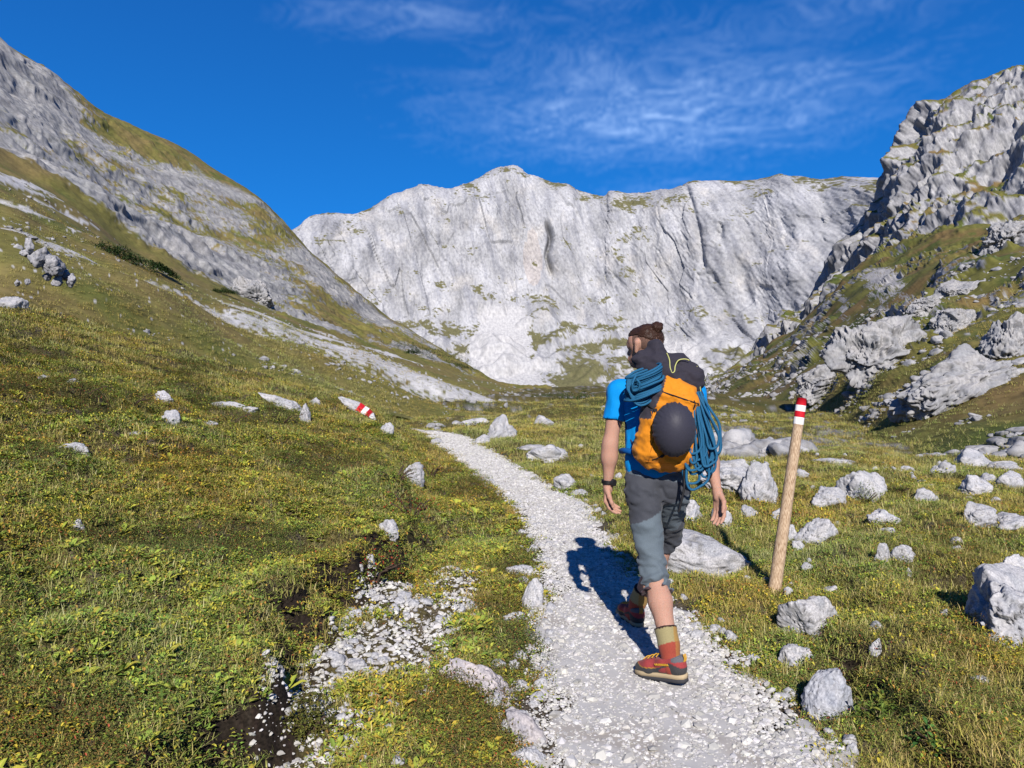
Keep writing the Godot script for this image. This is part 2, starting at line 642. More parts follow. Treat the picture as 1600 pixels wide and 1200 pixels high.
			if on_scree < 0.5:
				# turf on the gentler slabs and ledges
				var g := patch.get_noise_2d(p.x * 1.1, p.y * 2.2) + 0.45 * fine.get_noise_2d(p.x * 0.7, p.y * 1.6)
				g += (n.y - 0.62) * 0.9 - 0.31 + lower * 0.26
				var gully := exp(-pow((p.x - 165.0 - (p.y - 150.0) * -0.05) / 26.0, 2.0)) * 0.34 * smoothstep(60, 110, p.y) * smoothstep(275, 230, p.y)
				g += gully
				if v > v_top - 0.05 and p.x > 190.0:
					g += 0.22
				if g > 0.0 and v < v_top + 0.02:
					c = c.lerp(Color(0.125, 0.125, 0.055).lerp(Color(0.17, 0.155, 0.08), fi * 0.5 + 0.5), smoothstep(0.0, 0.12, g))
			c.a = 1.0
			col[k] = c
	tag(put("headwall_mountain", grid_mesh(nu, nv, pos, col), rock_mat(Vector3(0.022, 0.014, 0.022))), "pale grey limestone headwall with domed summit closing the valley", "", "", "structure")


func rock_mat(scale: Vector3) -> StandardMaterial3D:
	var key := "rock%s" % scale
	if not mats.has(key):
		var m := vmat(0.92)
		m.uv1_triplanar = true
		m.uv1_world_triplanar = true
		m.uv1_scale = scale
		if not mats.has("rocktex"):
			mats["rocktex"] = noise_tex(51, 0.02, 6, Color(0.86, 0.86, 0.87), Color(1, 1, 1), 512, 0.28, 0.6)
		m.albedo_texture = mats["rocktex"]
		mats[key] = m
	return mats[key]


func build_left_mountain() -> void:
	# px, then: buried foot, stony wash, foot of the rock, mid face, skyline, back
	var rows := [
		[-420, [560, 26], [300, 52], [-20, 120], [-180, 220], [-330, 330], [-200, 520]],
		[-200, [545, 29], [330, 55], [110, 132], [-40, 235], [-130, 350], [0, 520]],
		[0, [525, 33], [352, 58], [243, 148], [140, 255], [62, 372], [160, 540]],
		[75, [535, 35], [375, 62], [292, 152], [195, 262], [116, 384], [210, 560]],
		[150, [550, 37], [402, 66], [345, 158], [258, 268], [177, 396], [270, 580]],
		[210, [562, 39], [425, 70], [385, 162], [298, 275], [203, 408], [300, 600]],
		[270, [575, 41], [448, 74], [415, 168], [335, 282], [227, 418], [330, 620]],
		[330, [588, 43], [474, 78], [445, 174], [372, 288], [262, 428], [370, 640]],
		[390, [600, 45], [500, 82], [470, 182], [405, 294], [300, 436], [410, 650]],
		[425, [608, 46], [513, 84], [485, 188], [424, 297], [332, 438], [430, 650]],
		[455, [614, 47], [524, 86], [497, 194], [442, 300], [364, 436], [450, 640]],
		[500, [622, 49], [540, 88], [515, 202], [465, 304], [412, 430], [480, 620]],
		[550, [634, 51], [558, 90], [533, 212], [494, 310], [455, 420], [510, 600]],
		[600, [645, 53], [575, 92], [549, 222], [520, 316], [489, 408], [530, 580]],
		[670, [662, 56], [602, 92], [570, 236], [555, 316], [538, 388], [570, 540]],
		[745, [676, 60], [626, 90], [592, 250], [586, 306], [582, 360], [605, 480]],
		[800, [688, 66], [640, 86], [606, 256], [602, 300], [600, 340], [620, 440]],
		[860, [690, 74], [652, 84], [618, 250], [614, 290], [612, 330], [630, 430]]]
	var nu := 560
	var nv := 400
	var share := [70.0, 70.0, 110.0, 130.0, 20.0]
	var pos := loft(table(rows), nu, nv, share)
	var nor := normals_of(nu, nv, pos)
	var big := noise(61, 0.02, 3)
	var bed := noise(62, 0.05, 4, true)
	var crag := noise(63, 0.11, 4, true)
	var fine := noise(64, 0.35, 3)
	var patch := noise(65, 0.018, 5, false, 0.6)
	var stone := noise(66, 1.1, 2)
	var blk := cells(67, 0.09)
	var joint := noise(69, 0.07, 4, true)
	var blk2 := cells(68, 0.25)
	var col := PackedColorArray()
	col.resize(nu * nv)
	var rocky := PackedFloat32Array()
	rocky.resize(nu * nv)
	for j in nv:
		var v := float(j) / (nv - 1) * 400.0
		for i in nu:
			var k := j * nu + i
			var p := pos[k]
			# b: metres along the beds (they follow the skyline down to the valley), c: across them
			var b := p.x * 0.6 - p.y * 0.6
			var c := p.y * 0.75 + p.x * 0.55
			var face := smoothstep(136.0, 150.0, v + big.get_noise_2d(p.x, p.z) * 10.0)
			var top := smoothstep(385.0, 376.0, v)
			# turf takes the shoulder on the right of the skyline
			var shoulder := smoothstep(255.0, 300.0, v) * smoothstep(-205.0, -165.0, p.x)
			var f := big.get_noise_2d(b * 0.8, c * 1.6) * 5.0 * face
			f += blk.get_noise_3d(b * 0.5, c * 1.4, p.z * 0.6) * 0.7 * face + blk2.get_noise_3d(b * 0.6, c * 1.3, p.z * 0.8) * 0.5 * face
			f += bed.get_noise_3d(b * 0.7, c * 1.5, p.z * 0.5) * 1.5 * face * (1.0 - shoulder * 0.4)
			f += crag.get_noise_3d(p.x * 0.9, p.y * 1.1, p.z * 0.9) * 0.9 * face * (1.0 - shoulder * 0.3)
			f += fine.get_noise_3d(p.x, p.y, p.z) * (0.4 * face + 0.06)
			f += big.get_noise_2d(p.x * 2.0 + 100, p.z * 2.0) * 1.6 * (1.0 - face) * smoothstep(0.0, 30.0, v)
			f *= (0.15 + 0.85 * top) * lerpf(1.0, 0.4, smoothstep(320.0, 375.0, v))
			rocky[k] = f
	rocky = soften(nu, nv, rocky)
	for k in pos.size():
		pos[k] += nor[k] * rocky[k]
	var nor2 := normals_of(nu, nv, pos)
	for j in nv:
		var v := float(j) / (nv - 1) * 400.0
		for i in nu:
			var k := j * nu + i
			var p := pos[k]
			var n := nor2[k]
			var fi := fine.get_noise_3d(p.x * 1.3, p.y * 1.3, p.z * 1.3)
			var pa := patch.get_noise_3d(p.x, p.y, p.z * 0.6)
			var rock := Color(0.36, 0.358, 0.358).lerp(Color(0.255, 0.258, 0.27), smoothstep(-0.1, 0.45, patch.get_noise_2d(p.x * 2.0 - p.y * 2.0, p.y * 4.0 + 55)))
			rock = rock * (1.0 + 0.3 * fi + rng.randf_range(-0.15, 0.15))
			rock = rock.lerp(Color(0.09, 0.09, 0.10), smoothstep(0.68, 0.88, joint.get_noise_2d((p.x - p.y) * 0.5, (p.y * 0.75 + p.x * 0.55) * 1.8)) * 0.75)
			var turf := Color(0.175, 0.16, 0.045).lerp(Color(0.20, 0.155, 0.06), smoothstep(-0.3, 0.4, patch.get_noise_2d(p.x * 2.4, p.z * 2.4)))
			turf = turf.lerp(Color(0.125, 0.135, 0.035), smoothstep(0.05, 0.5, patch.get_noise_2d(p.x * 3.1 + 70, p.z * 3.1)))
			turf = turf * (1.0 + 0.3 * fi)
			var c: Color
			var shoulder := smoothstep(-200.0, -150.0, p.x + (v - 250.0) * 0.2) * smoothstep(150.0, 300.0, v)
			if v > 130.0:
				var g := pa * 0.75 + fi * 0.3 - 0.46 + shoulder * 0.46 + (n.y - 0.75) * 0.4
				g += patch.get_noise_2d(p.x * 1.2 - p.y, p.y * 3.4) * 0.35 * shoulder
				g += 0.55 * smoothstep(-105.0, -45.0, p.x) * smoothstep(285.0, 175.0, v)
				g = maxf(g, 0.5 * (1.0 - smoothstep(136.0, 150.0, v + big.get_noise_2d(p.x, p.z) * 10.0 + fi * 5.0)))
				if v > 330.0 and p.x > -235.0:
					g += 0.3 * smoothstep(-235.0, -200.0, p.x) * smoothstep(330.0, 365.0, v) * (0.6 + pa)
				c = rock.lerp(turf, smoothstep(-0.02, 0.07, g))
			else:
				c = turf
				# the wash of stones along the foot of the slope, and thinner stripes of debris above it
				var w := absf(v - 66.0 - 6.0 * big.get_noise_2d(p.x * 2.0, p.z)) / (1.2 + 8.5 * smoothstep(-45.0, 0.0, p.x))
				var debris := stone.get_noise_3d(p.x * 0.7, p.y * 0.7, p.z * 0.7)
				var s := 1.0 - w + debris * 1.5
				if p.x < -22.0:
					var stripe := patch.get_noise_2d((p.y - p.x * -0.28) * 12.0, (p.x + p.z) * 0.6)
					s = maxf(s, (stripe - 0.22) * 4.0 + debris * 0.8)
				var dots := stone.get_noise_3d(p.x * 1.7 + 9, p.y * 1.7, p.z * 1.7)
				s = maxf(s, (dots - 0.60 + 0.12 * smoothstep(70.0, 110.0, v) * smoothstep(-60.0, -20.0, p.x)) * 9.0)
				c = c.lerp(Color(0.60, 0.59, 0.57) * (0.9 + 0.25 * fi), smoothstep(0.0, 0.25, s))
			c.a = 1.0
			col[k] = c
	left_pos = pos
	left_screen = screen_index(pos)
	tag(put("left_mountain", grid_mesh(nu, nv, pos, col), rock_mat(Vector3(0.11, 0.09, 0.11))), "steep mountainside of tilted grey rock above a grassy foot slope", "", "", "structure")


func build_right_mountain() -> void:
	# px, then: buried foot, lower meadow slope, outcrop band, cliff foot, skyline, back
	var rows := [
		[1040, [622, 270], [614, 280], [610, 300], [608, 320], [606, 330], [625, 480]],
		[1085, [640, 200], [610, 240], [604, 285], [602, 310], [600, 330], [620, 480]],
		[1115, [660, 130], [612, 190], [598, 270], [595, 310], [592, 335], [615, 490]],
		[1150, [685, 80], [620, 140], [582, 250], [574, 310], [566, 340], [600, 500]],
		[1200, [712, 48], [640, 100], [560, 225], [538, 305], [520, 345], [570, 520]],
		[1245, [735, 36], [655, 78], [535, 200], [508, 300], [484, 348], [540, 530]],
		[1290, [750, 29], [660, 64], [510, 175], [460, 290], [419, 350], [500, 540]],
		[1330, [760, 25], [655, 54], [490, 155], [420, 280], [351, 350], [450, 550]],
		[1366, [766, 22], [650, 48], [475, 142], [395, 270], [302, 348], [420, 560]],
		[1385, [770, 21], [645, 45], [468, 136], [385, 262], [246, 346], [380, 560]],
		[1420, [775, 19.5], [640, 42], [455, 128], [370, 250], [198, 342], [340, 560]],
		[1455, [778, 18.5], [635, 40], [440, 120], [355, 242], [160, 338], [300, 560]],
		[1500, [780, 17.5], [628, 38], [425, 114], [340, 234], [134, 334], [270, 560]],
		[1560, [784, 17], [618, 36], [405, 108], [320, 226], [108, 330], [250, 560]],
		[1620, [786, 16.5], [608, 35], [385, 104], [300, 218], [90, 326], [230, 560]],
		[1750, [790, 16], [585, 33], [340, 96], [250, 206], [30, 318], [170, 540]],
		[1950, [795, 15], [550, 30], [270, 86], [160, 190], [-80, 300], [60, 520]],
		[2250, [800, 14], [500, 26], [160, 74], [20, 170], [-260, 280], [-80, 480]]]
	var nu := 500
	var nv := 420
	var share := [80.0, 120.0, 90.0, 112.0, 18.0]
	var pos := loft(table(rows), nu, nv, share)
	var nor := normals_of(nu, nv, pos)
	var big := noise(71, 0.03, 3)
	var block := noise(72, 0.035, 3, true)
	var crag := noise(73, 0.07, 5, true, 0.55)
	var joint := noise(80, 0.06, 4, true)
	var fine := noise(74, 0.4, 3)
	var patch := noise(75, 0.03, 5, false, 0.6)
	var small := noise(76, 0.16, 4)
	var stone := noise(77, 1.3, 2)
	var blk := cells(78, 0.075)
	var blk2 := cells(79, 0.2)
	var col := PackedColorArray()
	col.resize(nu * nv)
	var bare := PackedFloat32Array()
	var push := PackedFloat32Array()
	push.resize(nu * nv)
	bare.resize(nu * nv)
	for j in nv:
		var v := float(j) / (nv - 1) * 420.0
		for i in nu:
			var k := j * nu + i
			var p := pos[k]
			var cliff := smoothstep(255.0, 300.0, v + big.get_noise_2d(p.x, p.y) * 40.0)
			var top := smoothstep(404.0, 396.0, v)
			var band := smoothstep(70.0, 150.0, v) * (1.0 - cliff)
			# where rock breaks through the turf
			var o := patch.get_noise_3d(p.x, p.y * 1.3, p.z * 0.7) + 0.25 * small.get_noise_3d(p.x, p.y, p.z)
			var out := smoothstep(-0.02, 0.14, o - 0.10) * band
			var f := big.get_noise_3d(p.x, p.y, p.z) * (8.0 * cliff + 2.5 * band)
			var bl := block.get_noise_3d(p.x + p.y * 0.3, p.y * 0.45, p.z)
			f += (bl - 0.3) * 4.0 * cliff - 4.0 * cliff
			var wq := Vector3(small.get_noise_3d(p.x, p.y, p.z), small.get_noise_3d(p.x + 50, p.y, p.z), small.get_noise_3d(p.x, p.y, p.z + 50)) * 5.0
			f += blk.get_noise_3d(p.x + p.y * 0.2 + wq.x, p.y * 0.55 + wq.y, p.z + wq.z) * (1.5 * cliff + 0.5 * out) + blk2.get_noise_3d(p.x + p.y * 0.2 + wq.x, p.y * 0.6 + wq.y, p.z + wq.z) * (0.8 * cliff + 0.3 * out)
			f += + out * (0.9 + 0.5 * bl)
			f += crag.get_noise_3d(p.x + p.y * 0.3, p.y * 0.55, p.z) * (2.3 * cliff + 0.25 * out)
			f += fine.get_noise_3d(p.x, p.y * 0.7, p.z) * (0.35 * maxf(cliff, out) + 0.06)
			f += small.get_noise_3d(p.x, p.y, p.z) * 0.35 * (1.0 - cliff) * smoothstep(0.0, 60.0, v)
			f *= 0.2 + 0.8 * top
			bare[k] = maxf(cliff, out)
			push[k] = f
	push = soften(nu, nv, push)
	for k in pos.size():
		var p := pos[k]
		var sharp := fine.get_noise_3d(p.x * 0.8, p.y * 0.6, p.z * 0.8) * 0.55 - 1.3 * smoothstep(0.70, 0.88, joint.get_noise_3d(p.x + p.y * 0.35, p.y * 0.4, p.z))
		pos[k] += nor[k] * (push[k] + sharp * bare[k])
	var nor2 := normals_of(nu, nv, pos)
	for j in nv:
		var v := float(j) / (nv - 1) * 420.0
		for i in nu:
			var k := j * nu + i
			var p := pos[k]
			var n := nor2[k]
			var fi := fine.get_noise_3d(p.x * 1.2, p.y * 1.2, p.z * 1.2)
			var rock := Color(0.365, 0.362, 0.36).lerp(Color(0.25, 0.25, 0.26), smoothstep(-0.05, 0.4, small.get_noise_3d(p.x * 0.9, p.y * 0.3, p.z * 0.9)))
			rock = rock * (1.0 + 0.3 * fi + rng.randf_range(-0.15, 0.15))
			var tone := patch.get_noise_2d(p.x * 1.7 + 31, p.z * 1.7)
			var turf := Color(0.145, 0.14, 0.036).lerp(Color(0.18, 0.125, 0.05), smoothstep(-0.15, 0.35, tone))
			turf = turf.lerp(Color(0.085, 0.105, 0.026), smoothstep(0.0, 0.4, patch.get_noise_2d(p.x * 2.6, p.z * 2.6 + 70)))
			turf = turf * (1.0 + 0.35 * fi)
			var g := (n.y - 0.60) * 2.2 + 0.5 * patch.get_noise_3d(p.x * 2.0, p.y * 2.0 + 17, p.z * 2.0) + 0.25 * fi
			var b := bare[k]
			var grass := smoothstep(0.0, 0.14, g - b * 0.30 + (1.0 - b) * 0.75)
			rock = rock.lerp(Color(0.12, 0.12, 0.125), smoothstep(0.74, 0.9, joint.get_noise_3d(p.x + p.y * 0.35, p.y * 0.4, p.z)) * 0.65)
			var c := rock.lerp(turf, grass)
			if v < 260.0:
				# rubble lying in the turf, and pale debris runs
				var dots := stone.get_noise_3d(p.x * 0.9, p.y * 0.9, p.z * 0.9) + 0.5 * small.get_noise_2d(p.x * 0.6, p.z * 0.6)
				c = c.lerp(Color(0.40, 0.39, 0.38) * (0.85 + 0.4 * fi), smoothstep(0.60, 0.70, dots) * smoothstep(90.0, 120.0, v))
				var run := small.get_noise_2d((p.y * 1.0 + p.z * 0.16) * 1.1, p.x * 0.05 + 40) + 0.3 * stone.get_noise_3d(p.x, p.y, p.z)
				c = c.lerp(Color(0.40, 0.39, 0.38) * (0.9 + 0.3 * fi), smoothstep(0.40, 0.5, run) * smoothstep(100.0, 150.0, v))
			c.a = 1.0
			col[k] = c
	right_pos = pos
	right_screen = screen_index(pos)
	tag(put("right_mountain", grid_mesh(nu, nv, pos, col), rock_mat(Vector3(0.13, 0.05, 0.13))), "craggy mountain with cliffs and turf ledges rising on the right", "", "", "structure")


var left_pos: PackedVector3Array
var right_pos: PackedVector3Array
var left_screen := {}
var right_screen := {}


func screen_index(pos: PackedVector3Array) -> Dictionary:
	# nearest point of a mountain for each small patch of the photograph, to find where features stand
	var out := {}
	var inv := Basis(Vector3.RIGHT, -PITCH)
	for k in pos.size():
		var q := inv * (pos[k] - EYE)
		if q.z > -1.0:
			continue
		var key := Vector2i(int((q.x / -q.z * F + 800.0) / 9.0), int((600.0 - q.y / -q.z * F) / 9.0))
		if not out.has(key) or pos[out[key]].z < pos[k].z:
			out[key] = k
	return out


func mountain_at(px: float, py: float, left: bool) -> Vector3:
	var idx := left_screen if left else right_screen
	var pos := left_pos if left else right_pos
	for r in 6:
		for dy in range(-r, r + 1):
			for dx in range(-r, r + 1):
				var key := Vector2i(int(px / 9.0) + dx, int(py / 9.0) + dy)
				if idx.has(key):
					return at(px, py, -pos[idx[key]].z)
	return at(px, py, 100.0)


# ---------- stones ----------
var rock_cache := {}


func ground_hit(px: float, py: float, limit := 60.0) -> Vector3:
	# where the line of sight through a point of the photograph meets the ground
	var dir := at(px, py, 1.0) - EYE
	var d := 1.2
	var last := d
	while d < limit:
		var p := EYE + dir * d
		if p.y < gh(p.x, p.z):
			for k in 14:
				var m := (last + d) * 0.5
				p = EYE + dir * m
				if p.y < gh(p.x, p.z):
					d = m
				else:
					last = m
			return EYE + dir * d
		last = d
		d *= 1.012
	return EYE + dir * limit


func rock_mesh(sd: int, n: int, sharp := 0.5, dark := 0.5, tint := Color(1, 1, 1)) -> ArrayMesh:
	# a block bounded by broken planes, roughened and cracked; unit size, dense at n x n per cube side
	var key := "%d_%d_%.2f_%.2f_%s" % [sd, n, sharp, dark, tint]
	if rock_cache.has(key):
		return rock_cache[key]
	var g := RandomNumberGenerator.new()
	g.seed = sd * 977 + 13
	var planes := []
	for k in 11:
		var v := Vector3(g.randf_range(-1, 1), g.randf_range(-0.9, 1), g.randf_range(-1, 1)).normalized()
		planes.append([v, g.randf_range(0.62, 0.98)])
	var rough := noise(sd + 5, 1.5, 4)
	var crack := noise(sd + 9, 1.3, 3, true)
	var spot := noise(sd + 3, 2.6, 4, false, 0.6)
	var blk := cells(sd + 4, 1.7)
	var blk2 := cells(sd + 6, 4.5)
	var pos := PackedVector3Array()
	var col := PackedColorArray()
	var idx := PackedInt32Array()
	var axes := [Vector3.RIGHT, Vector3.LEFT, Vector3.UP, Vector3.DOWN, Vector3.BACK, Vector3.FORWARD]
	for ax: Vector3 in axes:
		var u := Vector3(ax.y, ax.z, ax.x)
		var w := ax.cross(u)
		var first := pos.size()
		for j in n + 1:
			for i in n + 1:
				var a := tan((float(i) / n * 2.0 - 1.0) * PI / 4)
				var b := tan((float(j) / n * 2.0 - 1.0) * PI / 4)
				var v := (ax + u * a + w * b).normalized()
				var r := 1.25
				var soft := 0.0
				for pl in planes:
					var dd: float = v.dot(pl[0])
					if dd > 0.05:
						soft += pow(dd / pl[1], 26.0)
				soft = pow(maxf(soft, 1e-4), -1.0 / 26.0)
				r = lerpf(1.0, minf(soft, 1.2), 0.6 + 0.4 * sharp)
				r *= 1.0 + rough.get_noise_3dv(v * 0.8) * 0.14 + rough.get_noise_3dv(v * 3.0 + Vector3(7, 0, 0)) * 0.03
				var cr := crack.get_noise_3dv(v * 1.0)
				r -= smoothstep(0.7, 0.85, cr) * 0.09 * (0.3 + sharp)
				r -= smoothstep(0.0, 0.06, absf(fmod(v.dot(planes[0][0]) * 3.0 + rough.get_noise_3dv(v * 2.0) * 0.8 + 9.0, 1.0) - 0.5) * -1.0 + 0.06) * 0.05 * sharp
				if n > 9:
					r += (blk.get_noise_3d(v.x, v.y * 1.5, v.z) * 0.10 + blk2.get_noise_3d(v.x, v.y * 1.4, v.z) * 0.03) * (0.25 + 0.75 * sharp)
				pos.append(v * r)
				var s := spot.get_noise_3dv(v * 1.4)
				var c := Color(0.52, 0.51, 0.50).lerp(Color(0.40, 0.405, 0.415), smoothstep(-0.2, 0.35, spot.get_noise_3dv(v * 0.6 + Vector3(0, 9, 0))))
				c = c * (1.0 + 0.22 * spot.get_noise_3dv(v * 5.0))
				c = c.lerp(Color(0.12, 0.115, 0.105), smoothstep(0.56 - 0.3 * dark, 0.72 - 0.3 * dark, s + 0.25 * spot.get_noise_3dv(v * 6.0)) * 0.75 * dark)
				var vein := smoothstep(0.62, 0.85, cr) * 0.6 + smoothstep(0.80, 0.9, crack.get_noise_3dv(v * 2.6 + Vector3(3, 0, 0))) * 0.55
				c = c.lerp(Color(0.13, 0.125, 0.12), clampf(vein, 0, 0.75))
				c = c * tint
				c.a = 1.0
				col.append(c)
		for j in n:
			for i in n:
				var q := first + j * (n + 1) + i
				idx.append_array(PackedInt32Array([q, q + n + 1, q + 1, q + 1, q + n + 1, q + n + 2]))
	var nor := PackedVector3Array()
	nor.resize(pos.size())
	for k in range(0, idx.size(), 3):
		var fn := (pos[idx[k + 2]] - pos[idx[k]]).cross(pos[idx[k + 1]] - pos[idx[k]])
		if fn.dot(pos[idx[k]]) < 0.0:
			fn = -fn
			var sw := idx[k + 1]
			idx[k + 1] = idx[k + 2]
			idx[k + 2] = sw
		for q in 3:
			nor[idx[k + q]] += fn
	var by_place := {}
	for k in pos.size():
		var key3 := Vector3i(pos[k] * 4000.0)
		by_place[key3] = by_place.get(key3, Vector3.ZERO) + nor[k]
	for k in pos.size():
		nor[k] = by_place[Vector3i(pos[k] * 4000.0)].normalized()
	var arr := []
	arr.resize(Mesh.ARRAY_MAX)
	arr[Mesh.ARRAY_VERTEX] = pos
	arr[Mesh.ARRAY_NORMAL] = nor
	arr[Mesh.ARRAY_COLOR] = col
	arr[Mesh.ARRAY_INDEX] = idx
	var m := ArrayMesh.new()
	m.add_surface_from_arrays(Mesh.PRIMITIVE_TRIANGLES, arr)
	rock_cache[key] = m
	return m


func stone_mat() -> StandardMaterial3D:
	if not mats.has("stone"):
		var m := vmat(0.9)
		m.uv1_triplanar = true
		m.uv1_world_triplanar = true
		m.uv1_scale = Vector3.ONE * 2.6
		m.albedo_texture = noise_tex(52, 0.05, 5, Color(0.80, 0.80, 0.81), Color(1, 1, 1), 512, 0.3, 0.62)
		m.heightmap_enabled = true
		m.heightmap_texture = mats["rocktex"]
		m.heightmap_scale = 1.6
		mats["stone"] = m
	return mats["stone"]


func rock(called: String, label: String, where: Vector3, size: Vector3, sd: int, turn := 0.0, tilt := Vector3.ZERO, group := "", n := 18, sharp := 0.6, dark := 0.5, tint := Color(1, 1, 1)) -> MeshInstance3D:
	# where: middle of the base, on the ground; size: width, height above ground, depth
	var o := put(called, rock_mesh(sd, n, sharp, dark, tint), stone_mat())
	var b := Basis.from_euler(Vector3(tilt.x, turn, tilt.z))
	b = b * Basis.from_scale(Vector3(size.x * 0.54, size.y * 0.85, size.z * 0.54))
	o.transform = Transform3D(b, where + Vector3(0, size.y * 0.07, 0))
	tag(o, label, "rock", group)
	return o


func rock_px(label: String, px: float, py: float, w: float, h: float, sd: int, deep := 0.8, turn := 0.0, tilt := Vector3.ZERO, sharp := 0.6, dark := 0.5, far := 0.0, tint := Color(1, 1, 1), called := "boulder") -> MeshInstance3D:
	# px, py: the foot of the stone facing us; w, h: its size in the photograph
	var p: Vector3 = at(px, py, far) if far > 0.0 else ground_hit(px, py)
	var m := -p.z / F
	var size := Vector3(w * m, h * m, w * m * deep)
	p.z -= size.z * 0.38
	if far <= 0.0:
		p.y = lerpf(p.y, gh(p.x, p.z), 0.5)
	var tn := 0.92 + 0.16 * fmod(sd * 0.37, 1.0)
	tint = tint * Color(tn, tn, tn * 1.01)
	var n := 10 if w < 22 else (14 if w < 45 else (22 if w < 80 else 34))
	return rock(called, label, p, size, sd, turn, tilt, "", n, sharp, dark, tint)


func build_rocks() -> void:
	# right of the path, near to far
	var r := rock_px("long smooth whale-backed limestone slab between the hiker and the marker post", 1114, 908, 176, 58, 3, 0.8, 0.4, Vector3(0.05, 0, -0.30), 0.2, 0.2)
	r = rock_px("large white boulder over a dark hollow at the right edge of the photo", 1624, 1000, 160, 92, 9, 0.9, 0.7, Vector3(0, 0, 0.1), 1.0, 0.3)
	rock_px("small block lying on top of the large boulder at the right edge", 1600, 905, 50, 32, 81, 0.9, 0.8, Vector3(0.1, 0, 0), 0.9, 0.4, 4.95)
	rock_px("grey rounded boulder beside the eroded bank at lower right of the path", 1296, 1116, 86, 70, 12, 0.8, 0.5, Vector3(0, 0, -0.2), 0.55, 0.2, 0.0, Color(0.86, 0.89, 0.94))
	rock_px("flat stone half sunk in turf just behind the grey rounded boulder", 1244, 1046, 50, 42, 14, 0.9, 0.2, Vector3.ZERO, 0.5, 0.25)
	rock_px("boulder with a dark brown lichen stain, right of the marker post foot", 1281, 990, 92, 58, 17, 0.8, 0.1, Vector3(0, 0, -0.12), 0.5, 0.85)
	rock_px("narrow white stone in the grass just behind the stained boulder", 1300, 931, 28, 14, 18, 0.8, 0.2, Vector3(0, 0, -0.2))
	rock_px("small round pale stone alone in the grass right of the stained boulder", 1373, 986, 18, 15, 19, 1.0, 0, Vector3.ZERO, 0.2, 0.1)
	rock_px("small slanted grey stone in dry grass below the small round pale stone", 1373, 1021, 22, 16, 20, 0.8, 0.4, Vector3(0, 0, -0.4))
	rock_px("thin flat stone in the grass near the right edge, low in the photo", 1535, 1066, 27, 8, 22, 0.6, 0.2)
	rock_px("small upright stone on the gravel at the bottom right", 1335, 1182, 18, 18, 23, 0.9)
	rock_px("angular white boulder with dark top cracks, middle of the right meadow", 1281, 847, 55, 38, 26, 0.85, 0.3, Vector3.ZERO, 0.7, 0.65)
	rock_px("small boulder just left of and below the angular cracked boulder", 1251, 858, 20, 14, 27, 0.85, 0.3)
	rock_px("biggest domed boulder of the right meadow with turf grown into its front", 1356, 784, 82, 50, 31, 0.8, 0.2, Vector3(0, 0, -0.12), 0.5, 0.2)
	rock_px("pointed boulder leaning against the left side of the biggest domed boulder", 1298, 788, 46, 26, 33, 0.9, 0.2, Vector3(0, 0, 0.1), 0.9, 0.3)
	rock_px("low flat-topped boulder below the biggest domed boulder", 1388, 820, 52, 24, 35, 0.8, 0.1, Vector3.ZERO, 0.9, 0.15)
	rock_px("thin pale stone in grass below the low flat-topped boulder", 1389, 833, 20, 8, 36)
	rock_px("square upright stone with a dark hole on its left", 1384, 879, 26, 28, 38, 0.8, 0.1, Vector3.ZERO, 0.9, 0.3)
	rock_px("broken stone half covered with turf right of the square upright stone", 1418, 876, 34, 26, 39, 0.8, 0.2, Vector3.ZERO, 0.9, 0.6)
	rock_px("tiny white pointed stone under the broken turf-covered stone", 1422, 899, 9, 9, 40)
	rock_px("slanting leaf-shaped stone right of the biggest domed boulder", 1451, 783, 38, 20, 41, 0.6, 0.2, Vector3(0, 0, 0.35), 0.7, 0.3)
	rock_px("flat boulder with a crack, lower one of a pair near the right edge", 1531, 774, 50, 26, 43, 0.8, 0.2, Vector3.ZERO, 0.7, 0.4)
	rock_px("pale stone behind the cracked flat boulder, upper one of the pair", 1547, 756, 28, 16, 44)
	rock_px("rounded white boulder cut off by the right edge, upper one", 1592, 764, 42, 24, 45)
	rock_px("dark-streaked boulder with overhanging left side", 1541, 822, 56, 30, 46, 0.8, 0.3, Vector3.ZERO, 0.8, 0.85)
	rock_px("dark-streaked low boulder cut off by the right edge", 1592, 828, 62, 24, 47, 0.8, 0.1, Vector3.ZERO, 0.8, 0.85)
	rock_px("domed whitish boulder on the meadow's rim under the mountain", 1532, 731, 64, 27, 48, 0.8, 0.1, Vector3(0, 0, -0.1), 0.4, 0.2)
	rock_px("long flat boulder on the meadow's rim beside the domed whitish one", 1576, 733, 54, 13, 49, 0.7)
	rock_px("dark-sided small boulder left of the domed boulder on the rim", 1478, 738, 32, 15, 50, 0.8, 0, Vector3.ZERO, 0.8, 0.7)
	rock_px("long low stone on the meadow's rim right of the post top", 1311, 727, 58, 9, 51, 0.5)
	rock_px("small tilted stone in grass right of the post's middle", 1254, 746, 20, 12, 52, 0.8, 0, Vector3(0, 0, 0.3))
	rock_px("small flat stone on the rim above the biggest domed boulder", 1419, 736, 16, 7, 53)
	# white blocks between the hiker's right arm and the post
	rock_px("large jagged white block just left of the marker post", 1197, 788, 66, 62, 55, 0.9, 0.4, Vector3(0, 0, 0.08), 0.95, 0.2)
	rock_px("slanting white block beside the hiker's right wrist", 1150, 768, 88, 34, 56, 0.8, 0.2, Vector3(0, 0, -0.25), 0.9, 0.2)
	rock_px("flat white block above the slanting block, right of the rope", 1148, 742, 76, 26, 57, 0.9, 0.1, Vector3(0, 0, -0.1), 0.9, 0.2)
	rock_px("white block behind the hiker's right hand", 1133, 822, 32, 34, 58, 0.9, 0.5, Vector3.ZERO, 0.8, 0.3)
	rock_px("white block beside the hiker's right knee", 1077, 812, 46, 30, 59, 0.9, 0.2, Vector3.ZERO, 0.8, 0.3)
	rock_px("small pale block between the hand and the post", 1172, 806, 30, 16, 60)
